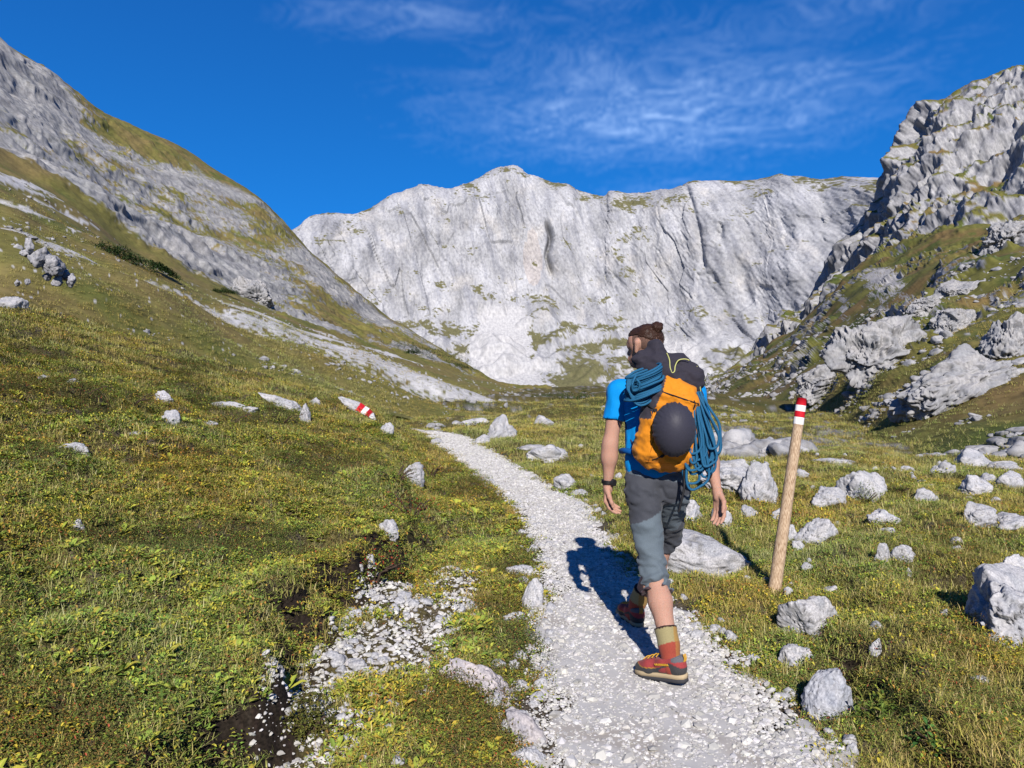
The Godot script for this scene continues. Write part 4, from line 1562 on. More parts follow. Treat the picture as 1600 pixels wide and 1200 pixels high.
func build_plants() -> void:
	var g := RandomNumberGenerator.new()
	g.seed = 21
	var olive := [Color(0.276, 0.285, 0.061), Color(0.221, 0.268, 0.051), Color(0.369, 0.342, 0.085), Color(0.405, 0.342, 0.110)]
	var straw := [Color(0.492, 0.390, 0.144), Color(0.406, 0.330, 0.119), Color(0.348, 0.315, 0.092), Color(0.549, 0.466, 0.211)]
	var herbs := [Color(0.165, 0.241, 0.037), Color(0.219, 0.279, 0.049), Color(0.311, 0.353, 0.049), Color(0.439, 0.372, 0.049), Color(0.129, 0.185, 0.033)]
	var warm := [Color(0.142, 0.193, 0.035), Color(0.252, 0.160, 0.047), Color(0.377, 0.208, 0.047), Color(0.125, 0.160, 0.032), Color(0.315, 0.081, 0.040)]
	var heath := [Color(0.103, 0.120, 0.029), Color(0.083, 0.106, 0.026), Color(0.152, 0.106, 0.040), Color(0.124, 0.142, 0.033)]
	var broad := [Color(0.283, 0.339, 0.048), Color(0.388, 0.385, 0.054), Color(0.208, 0.292, 0.048), Color(0.477, 0.370, 0.054)]
	var A := []
	var B := []
	var C := []
	var D := []
	var E := []
	var ta := []
	var tb := []
	var tc := []
	var td := []
	var te := []
	# rings of ground: inner, outer radius, tufts per square metre, size
	for ring in [[1.4, 4.0, 2300, 1.0], [4.0, 7.0, 1500, 1.05], [7.0, 12.0, 640, 1.3], [12.0, 19.0, 280, 1.7], [19.0, 36.0, 70, 2.4], [36.0, 80.0, 9, 4.5]]:
		var half := 1.15 if ring[1] < 8.0 else (0.95 if ring[1] < 20.0 else 0.78)
		var area: float = half * (ring[1] * ring[1] - ring[0] * ring[0])
		for k in int(area * ring[2]):
			var r := sqrt(lerpf(ring[0] * ring[0], ring[1] * ring[1], g.randf()))
			var th := g.randf_range(-half, half)
			var x := sin(th) * r
			var d := cos(th) * r
			var side := path_side(x, d)
			var e := maxf(side.x, side.y)
			if e < -0.1 or g.randf() > smoothstep(-0.08, 0.16, e + noise_at(x * 3.0, d * 3.0, 2) * 0.3):
				continue
			if r < 6.5 and g.randf() < bare_hollow(x, d) * 1.02:
				continue
			var y := gh(x, -d)
			if r < 9.0:
				# bare soil where the bank is broken off
				var sl := absf(gh(x + 0.05, -d) - y) / 0.05
				if sl > 1.8 and g.randf() < 0.5:
					continue
			var s: float = ring[3] * g.randf_range(0.7, 1.25)
			var n1 := noise_at(x * 0.9, d * 0.9, 1)
			var n2 := noise_at(x * 1.1, d * 0.8, 3)
			var n3 := noise_at(x * 0.7, d * 0.7, 4)
			var tr := Transform3D(Basis.from_euler(Vector3(0, g.randf() * TAU, 0)) * Basis.from_scale(Vector3(s, s * g.randf_range(0.75, 1.15), s)), Vector3(x, y, -d))
			var t := g.randf_range(0.82, 1.18)
			var tint := Color(t * (1.0 + n1 * 0.25), t, t * (1.0 - n1 * 0.2))
			var left := side.x > 0.0
			var pick := g.randf()
			var p_heath := smoothstep(0.12, 0.4, n2) * (0.75 if left else 0.25)
			var p_dry := 0.20 + smoothstep(0.0, 0.5, n1) * 0.35 + (0.12 if r > 8.0 else 0.0)
			var p_herb := (0.40 if left else 0.16) + smoothstep(0.0, 0.5, n3) * 0.25
			if r > 12.0:
				p_herb *= 0.4
			if pick < p_heath:
				E.append(tr)
				te.append(tint)
			elif pick < p_heath + p_dry * (1.0 - p_heath):
				B.append(tr)
				tb.append(tint)
			elif pick < p_heath + (p_dry + p_herb) * (1.0 - p_heath):
				if g.randf() < (0.2 if r < 4.5 else 0.12) and left and r < 9.0:
					D.append(tr)
					td.append(tint)
				else:
					C.append(tr)
					tc.append(tint)
			else:
				A.append(tr)
				ta.append(tint)
	# the grassy feet of the mountains on both sides
	for k in 46000:
		var lf := k % 2 == 0
		var p: Vector3 = left_pos[g.randi_range(8 * 560, 130 * 560)] if lf else right_pos[g.randi_range(0, 170 * 500)]
		if p.z < -100.0 or (not lf and p.z > -13.0):
			continue
		var s := g.randf_range(1.6, 3.0) * (1.0 + 0.02 * -p.z)
		var tr := Transform3D(Basis.from_euler(Vector3(0, g.randf() * TAU, 0)) * Basis.from_scale(Vector3(s, s * 0.8, s)), p + Vector3(g.randf_range(-0.3, 0.3), -0.05, 0))
		var n1 := noise_at(p.x * 0.12, p.z * 0.12, 1)
		var t := g.randf_range(0.8, 1.15)
		var tint := Color(t * (1.0 + n1 * 0.3), t, t * (1.0 - n1 * 0.2))
		if g.randf() < 0.4 + n1:
			B.append(tr)
			tb.append(tint)
		else:
			A.append(tr)
			ta.append(tint)
	var m := leaf_mat()
	scatter("grass", "short olive green meadow grass beside the path", "grass", [tuft(1, 24, 0.025, 0.085, 0.06, 0.0028, olive, 0.2, 1.4), tuft(2, 22, 0.02, 0.075, 0.065, 0.003, olive, 0.15, 1.3), tuft(3, 22, 0.03, 0.10, 0.055, 0.0026, olive + straw, 0.2, 1.4)], A, ta, m)
	scatter("dry_grass", "straw coloured dry grass between the green tufts", "dry grass", [tuft(4, 22, 0.025, 0.085, 0.055, 0.0022, straw + olive, 0.0, 1.2), tuft(5, 20, 0.02, 0.075, 0.06, 0.0022, straw + olive, -0.05, 1.1)], B, tb, m)
	scatter("creeping_herb", "creeping small leaved herbs covering the left bank", "herbs", [herb(6, 26, 0.010, 0.022, 0.06, 0.035, 0.5, herbs), herb(7, 26, 0.009, 0.02, 0.06, 0.03, 0.55, herbs + warm), herb(8, 24, 0.012, 0.026, 0.06, 0.04, 0.42, herbs)], C, tc, m)
	scatter("broad_leaf_plant", "yellow green broad leaved plants in the turf", "plants", [rosette(9, 7, 0.06, broad), rosette(10, 6, 0.07, broad), rosette(11, 8, 0.05, broad)], D, td, m)
	scatter("dwarf_heath", "low dark heath cushions on the bank", "heath", [herb(12, 44, 0.006, 0.013, 0.07, 0.06, 0.4, heath), herb(13, 40, 0.006, 0.014, 0.07, 0.07, 0.4, heath + warm)], E, te, m)
	print("tufts ", A.size() + B.size() + C.size() + D.size() + E.size())


# ---------- modelling with distance fields ----------
func seg(p: Vector3, b: Array) -> float:
	# distance to a tapered capsule [from, to, radius, radius]
	var a: Vector3 = b[0]
	var ab: Vector3 = b[1] - a
	var t := clampf((p - a).dot(ab) / maxf(ab.length_squared(), 1e-9), 0, 1)
	return (p - a - ab * t).length() - lerpf(b[2], b[3], t)


func field(p: Vector3, bones: Array, k: float) -> float:
	var d := 1e3
	for b in bones:
		var e := seg(p, b)
		var h := maxf(k - absf(d - e), 0.0) / k
		d = minf(d, e) - h * h * k * 0.25
	return d


func field_mesh(st: SurfaceTool, bones: Array, k: float, cell: float, shape: Callable, paint: Callable) -> void:
	# surface nets of the smooth union of bones, shape(p, d) bends or cuts it, paint(p, n) colours it
	var lo := Vector3.ONE * 1e3
	var hi := Vector3.ONE * -1e3
	for b in bones:
		var r: float = maxf(b[2], b[3]) + 0.035
		lo = lo.min(b[0] - Vector3.ONE * r).min(b[1] - Vector3.ONE * r)
		hi = hi.max(b[0] + Vector3.ONE * r).max(b[1] + Vector3.ONE * r)
	var n := Vector3i(((hi - lo) / cell).ceil()) + Vector3i.ONE * 2
	var blk := 5
	var nb := Vector3i((n.x + blk - 1) / blk, (n.y + blk - 1) / blk, (n.z + blk - 1) / blk)
	var sx := nb.x * blk + 1
	var sy := nb.y * blk + 1
	var sz := nb.z * blk + 1
	var val := PackedFloat32Array()
	val.resize(sx * sy * sz)
	val.fill(9.0)
	var active := []
	var reach := cell * blk * 0.87 + 0.03
	for bz in nb.z:
		for by in nb.y:
			for bx in nb.x:
				var c := lo + (Vector3(bx, by, bz) + Vector3.ONE * 0.5) * cell * blk
				var near := []
				var best := 1e3
				for b in bones:
					var e := seg(c, b)
					best = minf(best, e)
					near.append(e)
				if absf(best) > reach + k * 0.5 and best > 0 or best > reach + k:
					continue
				var mine := []
				for q in bones.size():
					if near[q] < best + 2.0 * reach + k:
						mine.append(bones[q])
				active.append(Vector3i(bx, by, bz))
				for z in range(bz * blk, bz * blk + blk + 1):
					for y in range(by * blk, by * blk + blk + 1):
						for x in range(bx * blk, bx * blk + blk + 1):
							var at_ := (z * sy + y) * sx + x
							if val[at_] == 9.0:
								var p := lo + Vector3(x, y, z) * cell
								val[at_] = shape.call(p, field(p, mine, k))
	var vert := {}
	var points := PackedVector3Array()
	var step := [0, 1, sx, sx + 1, sx * sy, sx * sy + 1, sx * sy + sx, sx * sy + sx + 1]
	var off := [Vector3(0, 0, 0), Vector3(1, 0, 0), Vector3(0, 1, 0), Vector3(1, 1, 0), Vector3(0, 0, 1), Vector3(1, 0, 1), Vector3(0, 1, 1), Vector3(1, 1, 1)]
	var edges := [[0, 1], [2, 3], [4, 5], [6, 7], [0, 2], [1, 3], [4, 6], [5, 7], [0, 4], [1, 5], [2, 6], [3, 7]]
	for a: Vector3i in active:
		for z in range(a.z * blk, a.z * blk + blk):
			for y in range(a.y * blk, a.y * blk + blk):
				for x in range(a.x * blk, a.x * blk + blk):
					var base := (z * sy + y) * sx + x
					var inside := 0
					for q in 8:
						if val[base + step[q]] < 0.0:
							inside += 1
					if inside == 0 or inside == 8:
						continue
					var sum := Vector3.ZERO
					var cnt := 0
					for e in edges:
						var va := val[base + step[e[0]]]
						var vb := val[base + step[e[1]]]
						if (va < 0.0) != (vb < 0.0):
							sum += (off[e[0]] as Vector3).lerp(off[e[1]], va / (va - vb))
							cnt += 1
					vert[base] = points.size()
					points.append(lo + (Vector3(x, y, z) + sum / cnt) * cell)
	var idx := PackedInt32Array()
	for base: int in vert:
		var v0 := val[base]
		for ax in 3:
			var d1: int = [1, sx, sx * sy][ax]
			var e1: int = [sx, sx * sy, 1][ax]
			var e2: int = [sx * sy, 1, sx][ax]
			var v1 := val[base + d1]
			if (v0 < 0.0) == (v1 < 0.0):
				continue
			if not (vert.has(base - e1) and vert.has(base - e2) and vert.has(base - e1 - e2)):
				continue
			var q := [vert[base], vert[base - e1], vert[base - e1 - e2], vert[base - e2]]
			if v0 < 0.0:
				idx.append_array(PackedInt32Array([q[0], q[1], q[2], q[0], q[2], q[3]]))
			else:
				idx.append_array(PackedInt32Array([q[0], q[2], q[1], q[0], q[3], q[2]]))
	var nor := PackedVector3Array()
	nor.resize(points.size())
	for q in range(0, idx.size(), 3):
		var fn := (points[idx[q + 2]] - points[idx[q]]).cross(points[idx[q + 1]] - points[idx[q]])
		for w in 3:
			nor[idx[q + w]] += fn
	# make sure normals look outwards
	var score := 0.0
	for q in range(0, points.size(), maxi(1, points.size() / 200)):
		var nn := nor[q].normalized()
		score += field(points[q] + nn * cell, bones, k) - field(points[q] - nn * cell, bones, k)
	var flip := -1.0 if score < 0.0 else 1.0
	for q in idx.size():
		var j := idx[q if flip > 0 else (q / 3 * 3 + [0, 2, 1][q % 3])]
		var nn := nor[j].normalized() * flip
		st.set_normal(nn)
		st.set_color(paint.call(points[j], nn))
		st.add_vertex(points[j])


func new_st() -> SurfaceTool:
	var st := SurfaceTool.new()
	st.begin(Mesh.PRIMITIVE_TRIANGLES)
	return st


func field_part(called: String, bones: Array, k: float, cell: float, shape: Callable, paint: Callable, material: Material, parent: Node) -> MeshInstance3D:
	var st := new_st()
	field_mesh(st, bones, k, cell, shape, paint)
	st.index()
	return put(called, st.commit(), material, parent)


func tube(st: SurfaceTool, pts: Array, r: float, sides := 7, closed := false, per := 4) -> void:
	var path := []
	var n := pts.size()
	var last := n if closed else n - 1
	for i in last:
		var a: Vector3 = pts[(i - 1 + n) % n] if closed else pts[maxi(i - 1, 0)]
		var d: Vector3 = pts[(i + 2) % n] if closed else pts[mini(i + 2, n - 1)]
		for s in per:
			path.append(cat(a, pts[i], pts[(i + 1) % n], d, float(s) / per))
	path.append(pts[0] if closed else pts[n - 1])
	var up := Vector3(0.3, 0.5, 0.8).normalized()
	var rings := []
	for i in path.size():
		var t: Vector3 = (path[mini(i + 1, path.size() - 1)] - path[maxi(i - 1, 0)]).normalized()
		var s := t.cross(up)
		s = (s if s.length() > 0.01 else t.cross(Vector3.RIGHT)).normalized()
		up = s.cross(t).normalized()
		var ring := []
		for k in sides:
			var a := TAU * k / sides
			var v := s * cos(a) + up * sin(a)
			ring.append([path[i] + v * r, v])
		rings.append(ring)
	for i in rings.size() - 1:
		for k in sides:
			var k2 := (k + 1) % sides
			for w in [rings[i][k], rings[i + 1][k2], rings[i + 1][k], rings[i][k], rings[i][k2], rings[i + 1][k2]]:
				st.set_normal(w[1])
				st.add_vertex(w[0])


func tube_part(called: String, pts: Array, r: float, material: Material, parent: Node, sides := 7, closed := false, per := 4) -> MeshInstance3D:
	var st := new_st()
	tube(st, pts, r, sides, closed, per)
	return put(called, st.commit(), material, parent)


func cloth(r: float, g: float, b: float, sd := 1, amount := 0.10, rough := 0.85) -> StandardMaterial3D:
	var m := vmat(rough)
	m.albedo_color = lin(r, g, b)
	m.uv1_triplanar = true
	m.uv1_scale = Vector3.ONE * 9.0
	m.albedo_texture = noise_tex(sd + 600, 0.09, 4, Color(1 - amount * 1.6, 1 - amount * 1.6, 1 - amount * 1.6), Color(1, 1, 1), 256, 0.3, 0.7)
	m.rim_enabled = true
	m.rim = 0.15
	return m


func plain_white(_p: Vector3, _n: Vector3) -> Color:
	return Color.WHITE


func as_is(_p: Vector3, d: float) -> float:
	return d


# ---------- the hiker ----------
func build_hiker() -> void:
	var J := {
		"pelvis": at(1026, 755, 4.13), "waist": at(1024, 722, 4.14), "chest": at(1024, 650, 4.17), "neck": at(1020, 588, 4.20),
		"hipL": at(1003, 765, 4.11), "hipR": at(1050, 765, 4.15), "kneeL": at(1020, 888, 4.0), "kneeR": at(1044, 838, 4.46),
		"ankL": at(1050, 1030, 3.78), "ankR": at(991, 952, 4.66),
		"shL": at(967, 612, 4.19), "shR": at(1083, 614, 4.19), "elL": at(953, 695, 4.16), "elR": at(1106, 702, 4.10), "wrL": at(950, 757, 4.17), "wrR": at(1121, 768, 3.99),
		"head": at(1008, 542, 4.22)}
	var root := thing("hiker_person", "person in blue shirt and grey trousers walking away with an orange backpack", "person", Vector3(J["ankL"].x, gh(J["ankL"].x, J["ankL"].z), J["ankL"].z))
	root.name = "person"
	var origin := root.position
	for key in J:
		J[key] -= origin
	var face := Vector3(-0.68, -0.04, -0.73).normalized()
	var right := face.cross(Vector3.UP).normalized()
	var skin := cloth(0.50, 0.28, 0.20, 3, 0.10, 0.65)
	skin.rim_enabled = false
	skin.subsurf_scatter_enabled = true
	skin.subsurf_scatter_strength = 0.12
	# --- body: limbs and trunk, then head and hands on finer grids, all in one mesh
	var st := new_st()
	var torso := [
		[J["pelvis"] + Vector3(-0.06, 0, 0), J["waist"] + Vector3(-0.05, 0, 0), 0.078, 0.086], [J["pelvis"] + Vector3(0.06, 0, 0), J["waist"] + Vector3(0.05, 0, 0), 0.078, 0.086],
		[J["waist"] + Vector3(-0.05, 0, 0), J["chest"] + Vector3(-0.058, 0.03, 0), 0.095, 0.102], [J["waist"] + Vector3(0.05, 0, 0), J["chest"] + Vector3(0.058, 0.03, 0), 0.095, 0.102],
		[J["chest"] + Vector3(-0.055, 0.04, 0), J["shL"] + Vector3(0.05, -0.012, 0), 0.10, 0.058], [J["chest"] + Vector3(0.055, 0.04, 0), J["shR"] + Vector3(-0.05, -0.012, 0), 0.10, 0.058],
		[J["chest"], J["neck"], 0.11, 0.07]]
	var arms := [[J["shL"], J["elL"], 0.050, 0.038], [J["elL"], J["elL"].lerp(J["wrL"], 0.32), 0.037, 0.0395], [J["elL"].lerp(J["wrL"], 0.3), J["wrL"], 0.0395, 0.024],
		[J["shR"], J["elR"], 0.050, 0.038], [J["elR"], J["elR"].lerp(J["wrR"], 0.32), 0.037, 0.0395], [J["elR"].lerp(J["wrR"], 0.3), J["wrR"], 0.0395, 0.024]]
	var calfL: Vector3 = J["kneeL"].lerp(J["ankL"], 0.36) + Vector3(0, 0, 0.018)
	var calfR: Vector3 = J["kneeR"].lerp(J["ankR"], 0.36) + Vector3(0, 0, 0.018)
	var legs := [[J["hipL"], J["kneeL"], 0.066, 0.048], [J["hipR"], J["kneeR"], 0.066, 0.048], [J["kneeL"], calfL, 0.05, 0.056], [calfL, J["ankL"], 0.056, 0.036], [J["kneeR"], calfR, 0.05, 0.056], [calfR, J["ankR"], 0.056, 0.036]]
	var neck := [[J["neck"] - Vector3(0, 0.04, 0), J["head"] + Vector3(0, -0.03, 0) - face * 0.025, 0.062, 0.055]]
	field_mesh(st, torso + arms + legs + neck, 0.035, 0.013, as_is, plain_white)
	# head
	var h: Vector3 = J["head"]
	var U := Vector3.UP
	var head := [[h + U * 0.035 - face * 0.02, h + U * 0.03 + face * 0.025, 0.082, 0.076], [h - U * 0.01 + face * 0.03, h - U * 0.055 + face * 0.05, 0.062, 0.045],
		[h - U * 0.085 + face * 0.068, h - U * 0.088 + face * 0.07, 0.026, 0.026], [h - U * 0.07 + face * 0.02 + right * 0.045, h - U * 0.085 + face * 0.06 + right * 0.012, 0.022, 0.02], [h - U * 0.07 + face * 0.02 - right * 0.045, h - U * 0.085 + face * 0.06 - right * 0.012, 0.022, 0.02],
		[h + U * 0.008 + face * 0.09, h - U * 0.032 + face * 0.108, 0.010, 0.014], [h + U * 0.022 + face * 0.088 - right * 0.03, h + U * 0.022 + face * 0.088 + right * 0.03, 0.012, 0.012],
		[h - U * 0.058 + face * 0.094 - right * 0.015, h - U * 0.058 + face * 0.094 + right * 0.015, 0.009, 0.009], [h - U * 0.068 + face * 0.092 - right * 0.012, h - U * 0.068 + face * 0.092 + right * 0.012, 0.009, 0.009]]
	for s in [-1.0, 1.0]:
		head.append([h + U * 0.022 - face * 0.01 + right * 0.083 * s, h - U * 0.026 - face * 0.002 + right * 0.08 * s, 0.016, 0.010])
		head.append([h + right * 0.035 * s + U * 0.005 + face * 0.075, h + right * 0.036 * s + U * 0.005 + face * 0.075, 0.014, 0.014])
	head.append([h - U * 0.12 - face * 0.02, h - U * 0.04 - face * 0.02, 0.058, 0.06])
	field_mesh(st, head, 0.018, 0.0045, as_is, plain_white)
	hand(st, J["wrL"], (J["wrL"] - J["elL"]).normalized(), Vector3(0.9, 0, 0.35), 1.0, 0.75)
	hand(st, J["wrR"], (J["wrR"] - J["elR"]).normalized() + Vector3(0.05, -0.4, -0.2), Vector3(-0.8, 0, 0.55), -1.0, 0.45)
	st.index()
	put("body", st.commit(), skin, root)
	# --- hair: swept back over the crown into a bun, sides shaved close
	var hair_m := cloth(0.055, 0.026, 0.016, 5, 0.25, 0.5)
	var strands := noise(801, 60.0, 2)
	var back := -face
	var cap := [[h + U * 0.040 - face * 0.02, h + U * 0.036 + face * 0.022, 0.086, 0.080]]
	var hair_cut := func(p: Vector3, d: float) -> float:
		var q := p - h
		var line := 0.052 - 0.35 * maxf(0.0, q.dot(back)) + 0.15 * absf(q.dot(right))
		return maxf(d + strands.get_noise_3d(q.dot(right) * 1.6, q.y * 1.6, q.dot(face) * 0.2) * 0.007, line - q.y)
	field_part("hair", cap, 0.01, 0.005, hair_cut, plain_white, hair_m, root)
	var bc: Vector3 = h + U * 0.098 + back * 0.080
	var bun := []
	for k in 9:
		var a := TAU * k / 9.0
		bun.append([bc + right * cos(a) * 0.026 + U * sin(a) * 0.022 + back * 0.008 * sin(a * 3.0), bc + right * cos(a + 0.8) * 0.024 + U * sin(a + 0.8) * 0.022 + back * 0.012 * cos(a * 2.0), 0.014, 0.012])
	bun.append([bc, bc + back * 0.012, 0.024, 0.022])
	field_part("hair_bun", bun, 0.006, 0.004, func(p: Vector3, d: float) -> float: return d + strands.get_noise_3dv(p * 1.2) * 0.004, plain_white, hair_m, root)
	var stub := cloth(0.20, 0.115, 0.085, 6, 0.2, 0.8)
	field_part("shaved_sides", [[h + U * 0.036 - face * 0.022, h + U * 0.031 + face * 0.012, 0.0835, 0.078]], 0.01, 0.006, func(p: Vector3, d: float) -> float:
		var q := p - h
		return maxf(d, maxf(0.0 + q.dot(face) * 0.6 - 0.01 - q.y, q.dot(face) - 0.05)), plain_white, stub, root)
	# --- shirt
	var folds := noise(802, 9.0, 3)
	var shirt := cloth(0.0, 0.25, 0.66, 7, 0.06, 0.8)
	var grown := []
	for b in torso:
		grown.append([b[0], b[1], b[2] + 0.010, b[3] + 0.010])
	var hem_y: float = J["waist"].y - 0.045
	var armL: Vector3 = (J["elL"] - J["shL"]).normalized()
	var armR: Vector3 = (J["elR"] - J["shR"]).normalized()
	var shirt_cut := func(p: Vector3, d: float) -> float:
		d += folds.get_noise_3d(p.x, p.y * 0.6, p.z) * 0.014
		d = maxf(d, hem_y - 0.02 + 0.02 * sin(p.x * 20.0) - p.y)
		return d
	var sst := new_st()
	field_mesh(sst, grown, 0.045, 0.010, shirt_cut, plain_white)
	for arm in [[J["shL"], J["elL"], armL, -1.0], [J["shR"], J["elR"], armR, 1.0]]:
		var from: Vector3 = arm[0]
		var along: Vector3 = arm[2]
		var sleeve := [[from + Vector3(-0.06 * arm[3], -0.005, 0), from, 0.066, 0.062], [from, from.lerp(arm[1], 0.72), 0.062, 0.061]]
		field_mesh(sst, sleeve, 0.03, 0.009, func(p: Vector3, d: float) -> float: return maxf(d + folds.get_noise_3d(p.x, p.y * 0.6, p.z) * 0.010, (p - from).dot(along) - 0.158), plain_white)
	sst.index()
	put("t_shirt", sst.commit(), shirt, root)
	# --- trousers with paler knee panels and yoke, hems rolled below the left knee
	var dark := Color(0.060, 0.064, 0.078)
	var pale := Color(0.125, 0.155, 0.180)
	var legw := [
		[J["pelvis"] + Vector3(-0.06, 0.0, 0), J["waist"] + Vector3(-0.055, -0.04, 0), 0.104, 0.102], [J["pelvis"] + Vector3(0.06, 0.0, 0), J["waist"] + Vector3(0.055, -0.04, 0), 0.104, 0.102],
		[J["hipL"] + Vector3(0.0, 0.0, 0.015), J["kneeL"], 0.094, 0.066], [J["hipR"] + Vector3(0.0, 0, 0.01), J["kneeR"], 0.092, 0.068],
		[J["kneeL"], J["kneeL"].lerp(J["ankL"], 0.30), 0.066, 0.068], [J["kneeR"], J["kneeR"].lerp(J["ankR"], 0.26), 0.068, 0.066]]
	var crease := noise(803, 7.0, 3, true)
	var shinL: Vector3 = (J["ankL"] - J["kneeL"]).normalized()
	var shinR: Vector3 = (J["ankR"] - J["kneeR"]).normalized()
	var pants_cut := func(p: Vector3, d: float) -> float:
		var tl: float = (p - J["kneeL"]).dot(shinL)
		var tr: float = (p - J["kneeR"]).dot(shinR)
		var bunch := 0.0
		var on_left: bool = (p - J["kneeL"]).length() < 0.25 and p.z > J["kneeR"].z + 0.22
		if on_left:
			bunch = smoothstep(0.0, 0.10, tl) * 0.014 * sin(tl * 150.0 + p.x * 30.0 + 5.0 * folds.get_noise_3dv(p * 0.6))
			d = maxf(d, tl - 0.115 - 0.02 * sin(p.x * 25.0))
		elif (p - J["kneeR"]).length() < 0.25:
			d = maxf(d, tr - 0.08)
		d += folds.get_noise_3d(p.x * 0.7, p.y * 1.6, p.z) * 0.010 + (crease.get_noise_3d(p.x * 0.5 + p.y * 0.4, p.y * 0.9, p.z * 0.5) - 0.2) * -0.010 - bunch
		# pulled creases behind the knee and across the seat
		var kb: float = exp(-pow((p.y - J["kneeL"].y - 0.02) / 0.09, 2.0)) + 0.8 * exp(-pow((p.y - J["hipL"].y + 0.03) / 0.07, 2.0))
		d += 0.0045 * kb * sin(p.y * 95.0 + p.x * 60.0 + 8.0 * folds.get_noise_3dv(p * 0.5))
		return maxf(d, p.y - J["waist"].y + 0.012)
	var pants_paint := func(p: Vector3, _n: Vector3) -> Color:
		if (p - J["kneeL"]).length() < 0.2 and p.z > J["kneeR"].z + 0.22 and (p - J["kneeL"]).dot(shinL) > 0.1125 + 0.02 * sin(p.x * 25.0):
			return Color(0.075, 0.045, 0.05)
		if p.y > J["waist"].y - 0.075 - 0.15 * (p.x - J["waist"].x):
			return pale
		var lim: float = J["hipL"].y - 0.135 + 0.45 * (p.x - J["hipL"].x)
		if p.y < lim and p.z > J["kneeR"].z + 0.18:
			return pale
		return dark
	var pm := cloth(1, 1, 1, 8, 0.07, 0.8)
	field_part("trousers", legw, 0.022, 0.008, pants_cut, pants_paint, pm, root)
	# --- socks
	sock(root, J["kneeL"], J["ankL"], true)
	sock(root, J["kneeR"], J["ankR"], false)
	# --- shoes
	shoe(root, J["ankL"], Vector3(-0.72, 0, -0.69), true, origin)
	shoe(root, J["ankR"], Vector3(-0.30, 0, -0.95), false, origin)
	# --- watch on the left wrist
	var wr: Vector3 = J["elL"].lerp(J["wrL"], 0.93)
	var axis: Vector3 = (J["wrL"] - J["elL"]).normalized()
	var wa := axis.cross(Vector3.BACK).normalized()
	var wb := wa.cross(axis).normalized()
	var black := mat(0.012, 0.012, 0.013, 0.5)
	var wn := Node3D.new()
	wn.name = "watch"
	root.add_child(wn)
	for o in [-0.006, 0.0, 0.006]:
		var ring := []
		for k in 12:
			ring.append(wr + axis * o + (wa * cos(TAU * k / 12.0) + wb * sin(TAU * k / 12.0)) * 0.0325)
		tube_part("strap", ring, 0.0045, black, wn, 6, true, 3)
	var cs := CylinderMesh.new()
	cs.top_radius = 0.019
	cs.bottom_radius = 0.021
	cs.height = 0.013
	var case_o := put("watch_case", cs, mat(0.02, 0.02, 0.022, 0.25), wn)
	var out := (wb * 0.7 - wa * 0.7).normalized()
	case_o.transform = Transform3D(Basis(axis, out, axis.cross(out)), wr + out * 0.037)
	build_pack(J, origin)


func hand(st: SurfaceTool, wrist: Vector3, down: Vector3, palm_side: Vector3, thumb: float, curl: float) -> void:
	# down: from wrist to knuckles; palm_side: the way the palm looks; thumb: which side it leaves
	var d := down.normalized()
	var n := (palm_side - d * palm_side.dot(d)).normalized()
	var s := d.cross(n).normalized() * thumb
	var bones := [[wrist, wrist + d * 0.03, 0.027, 0.026]]
	for k in 4:
		var o := s * (0.030 - 0.020 * k)
		bones.append([wrist + d * 0.022 + o * 0.55, wrist + d * 0.088 + o, 0.015, 0.0125])
		var l: float = [0.040, 0.045, 0.042, 0.033][k]
		var p: Vector3 = wrist + d * 0.088 + o
		var dir := d
		var bend := curl * (0.75 + 0.12 * k)
		for j in 3:
			dir = (dir * cos(bend) + n * sin(bend)).normalized()
			var q: Vector3 = p + dir * l * [1.0, 0.66, 0.52][j]
			bones.append([p, q, 0.0095 - 0.0008 * j, 0.0088 - 0.001 * j])
			p = q
			bend = curl * 0.8
	var tb := wrist + d * 0.03 + s * 0.026 + n * 0.006
	var t1 := tb + (d * 0.65 + s * 0.62 + n * 0.42).normalized() * 0.042
	var t2 := t1 + (d * 0.86 + s * 0.15 + n * 0.45).normalized() * 0.032
	var t3 := t2 + (d * 0.92 - s * 0.10 + n * 0.35).normalized() * 0.024
	bones.append([tb, t1, 0.0155, 0.0115])
	bones.append([t1, t2, 0.0115, 0.0098])
	bones.append([t2, t3, 0.0098, 0.0080])
	field_mesh(st, bones, 0.008, 0.0036, as_is, plain_white)


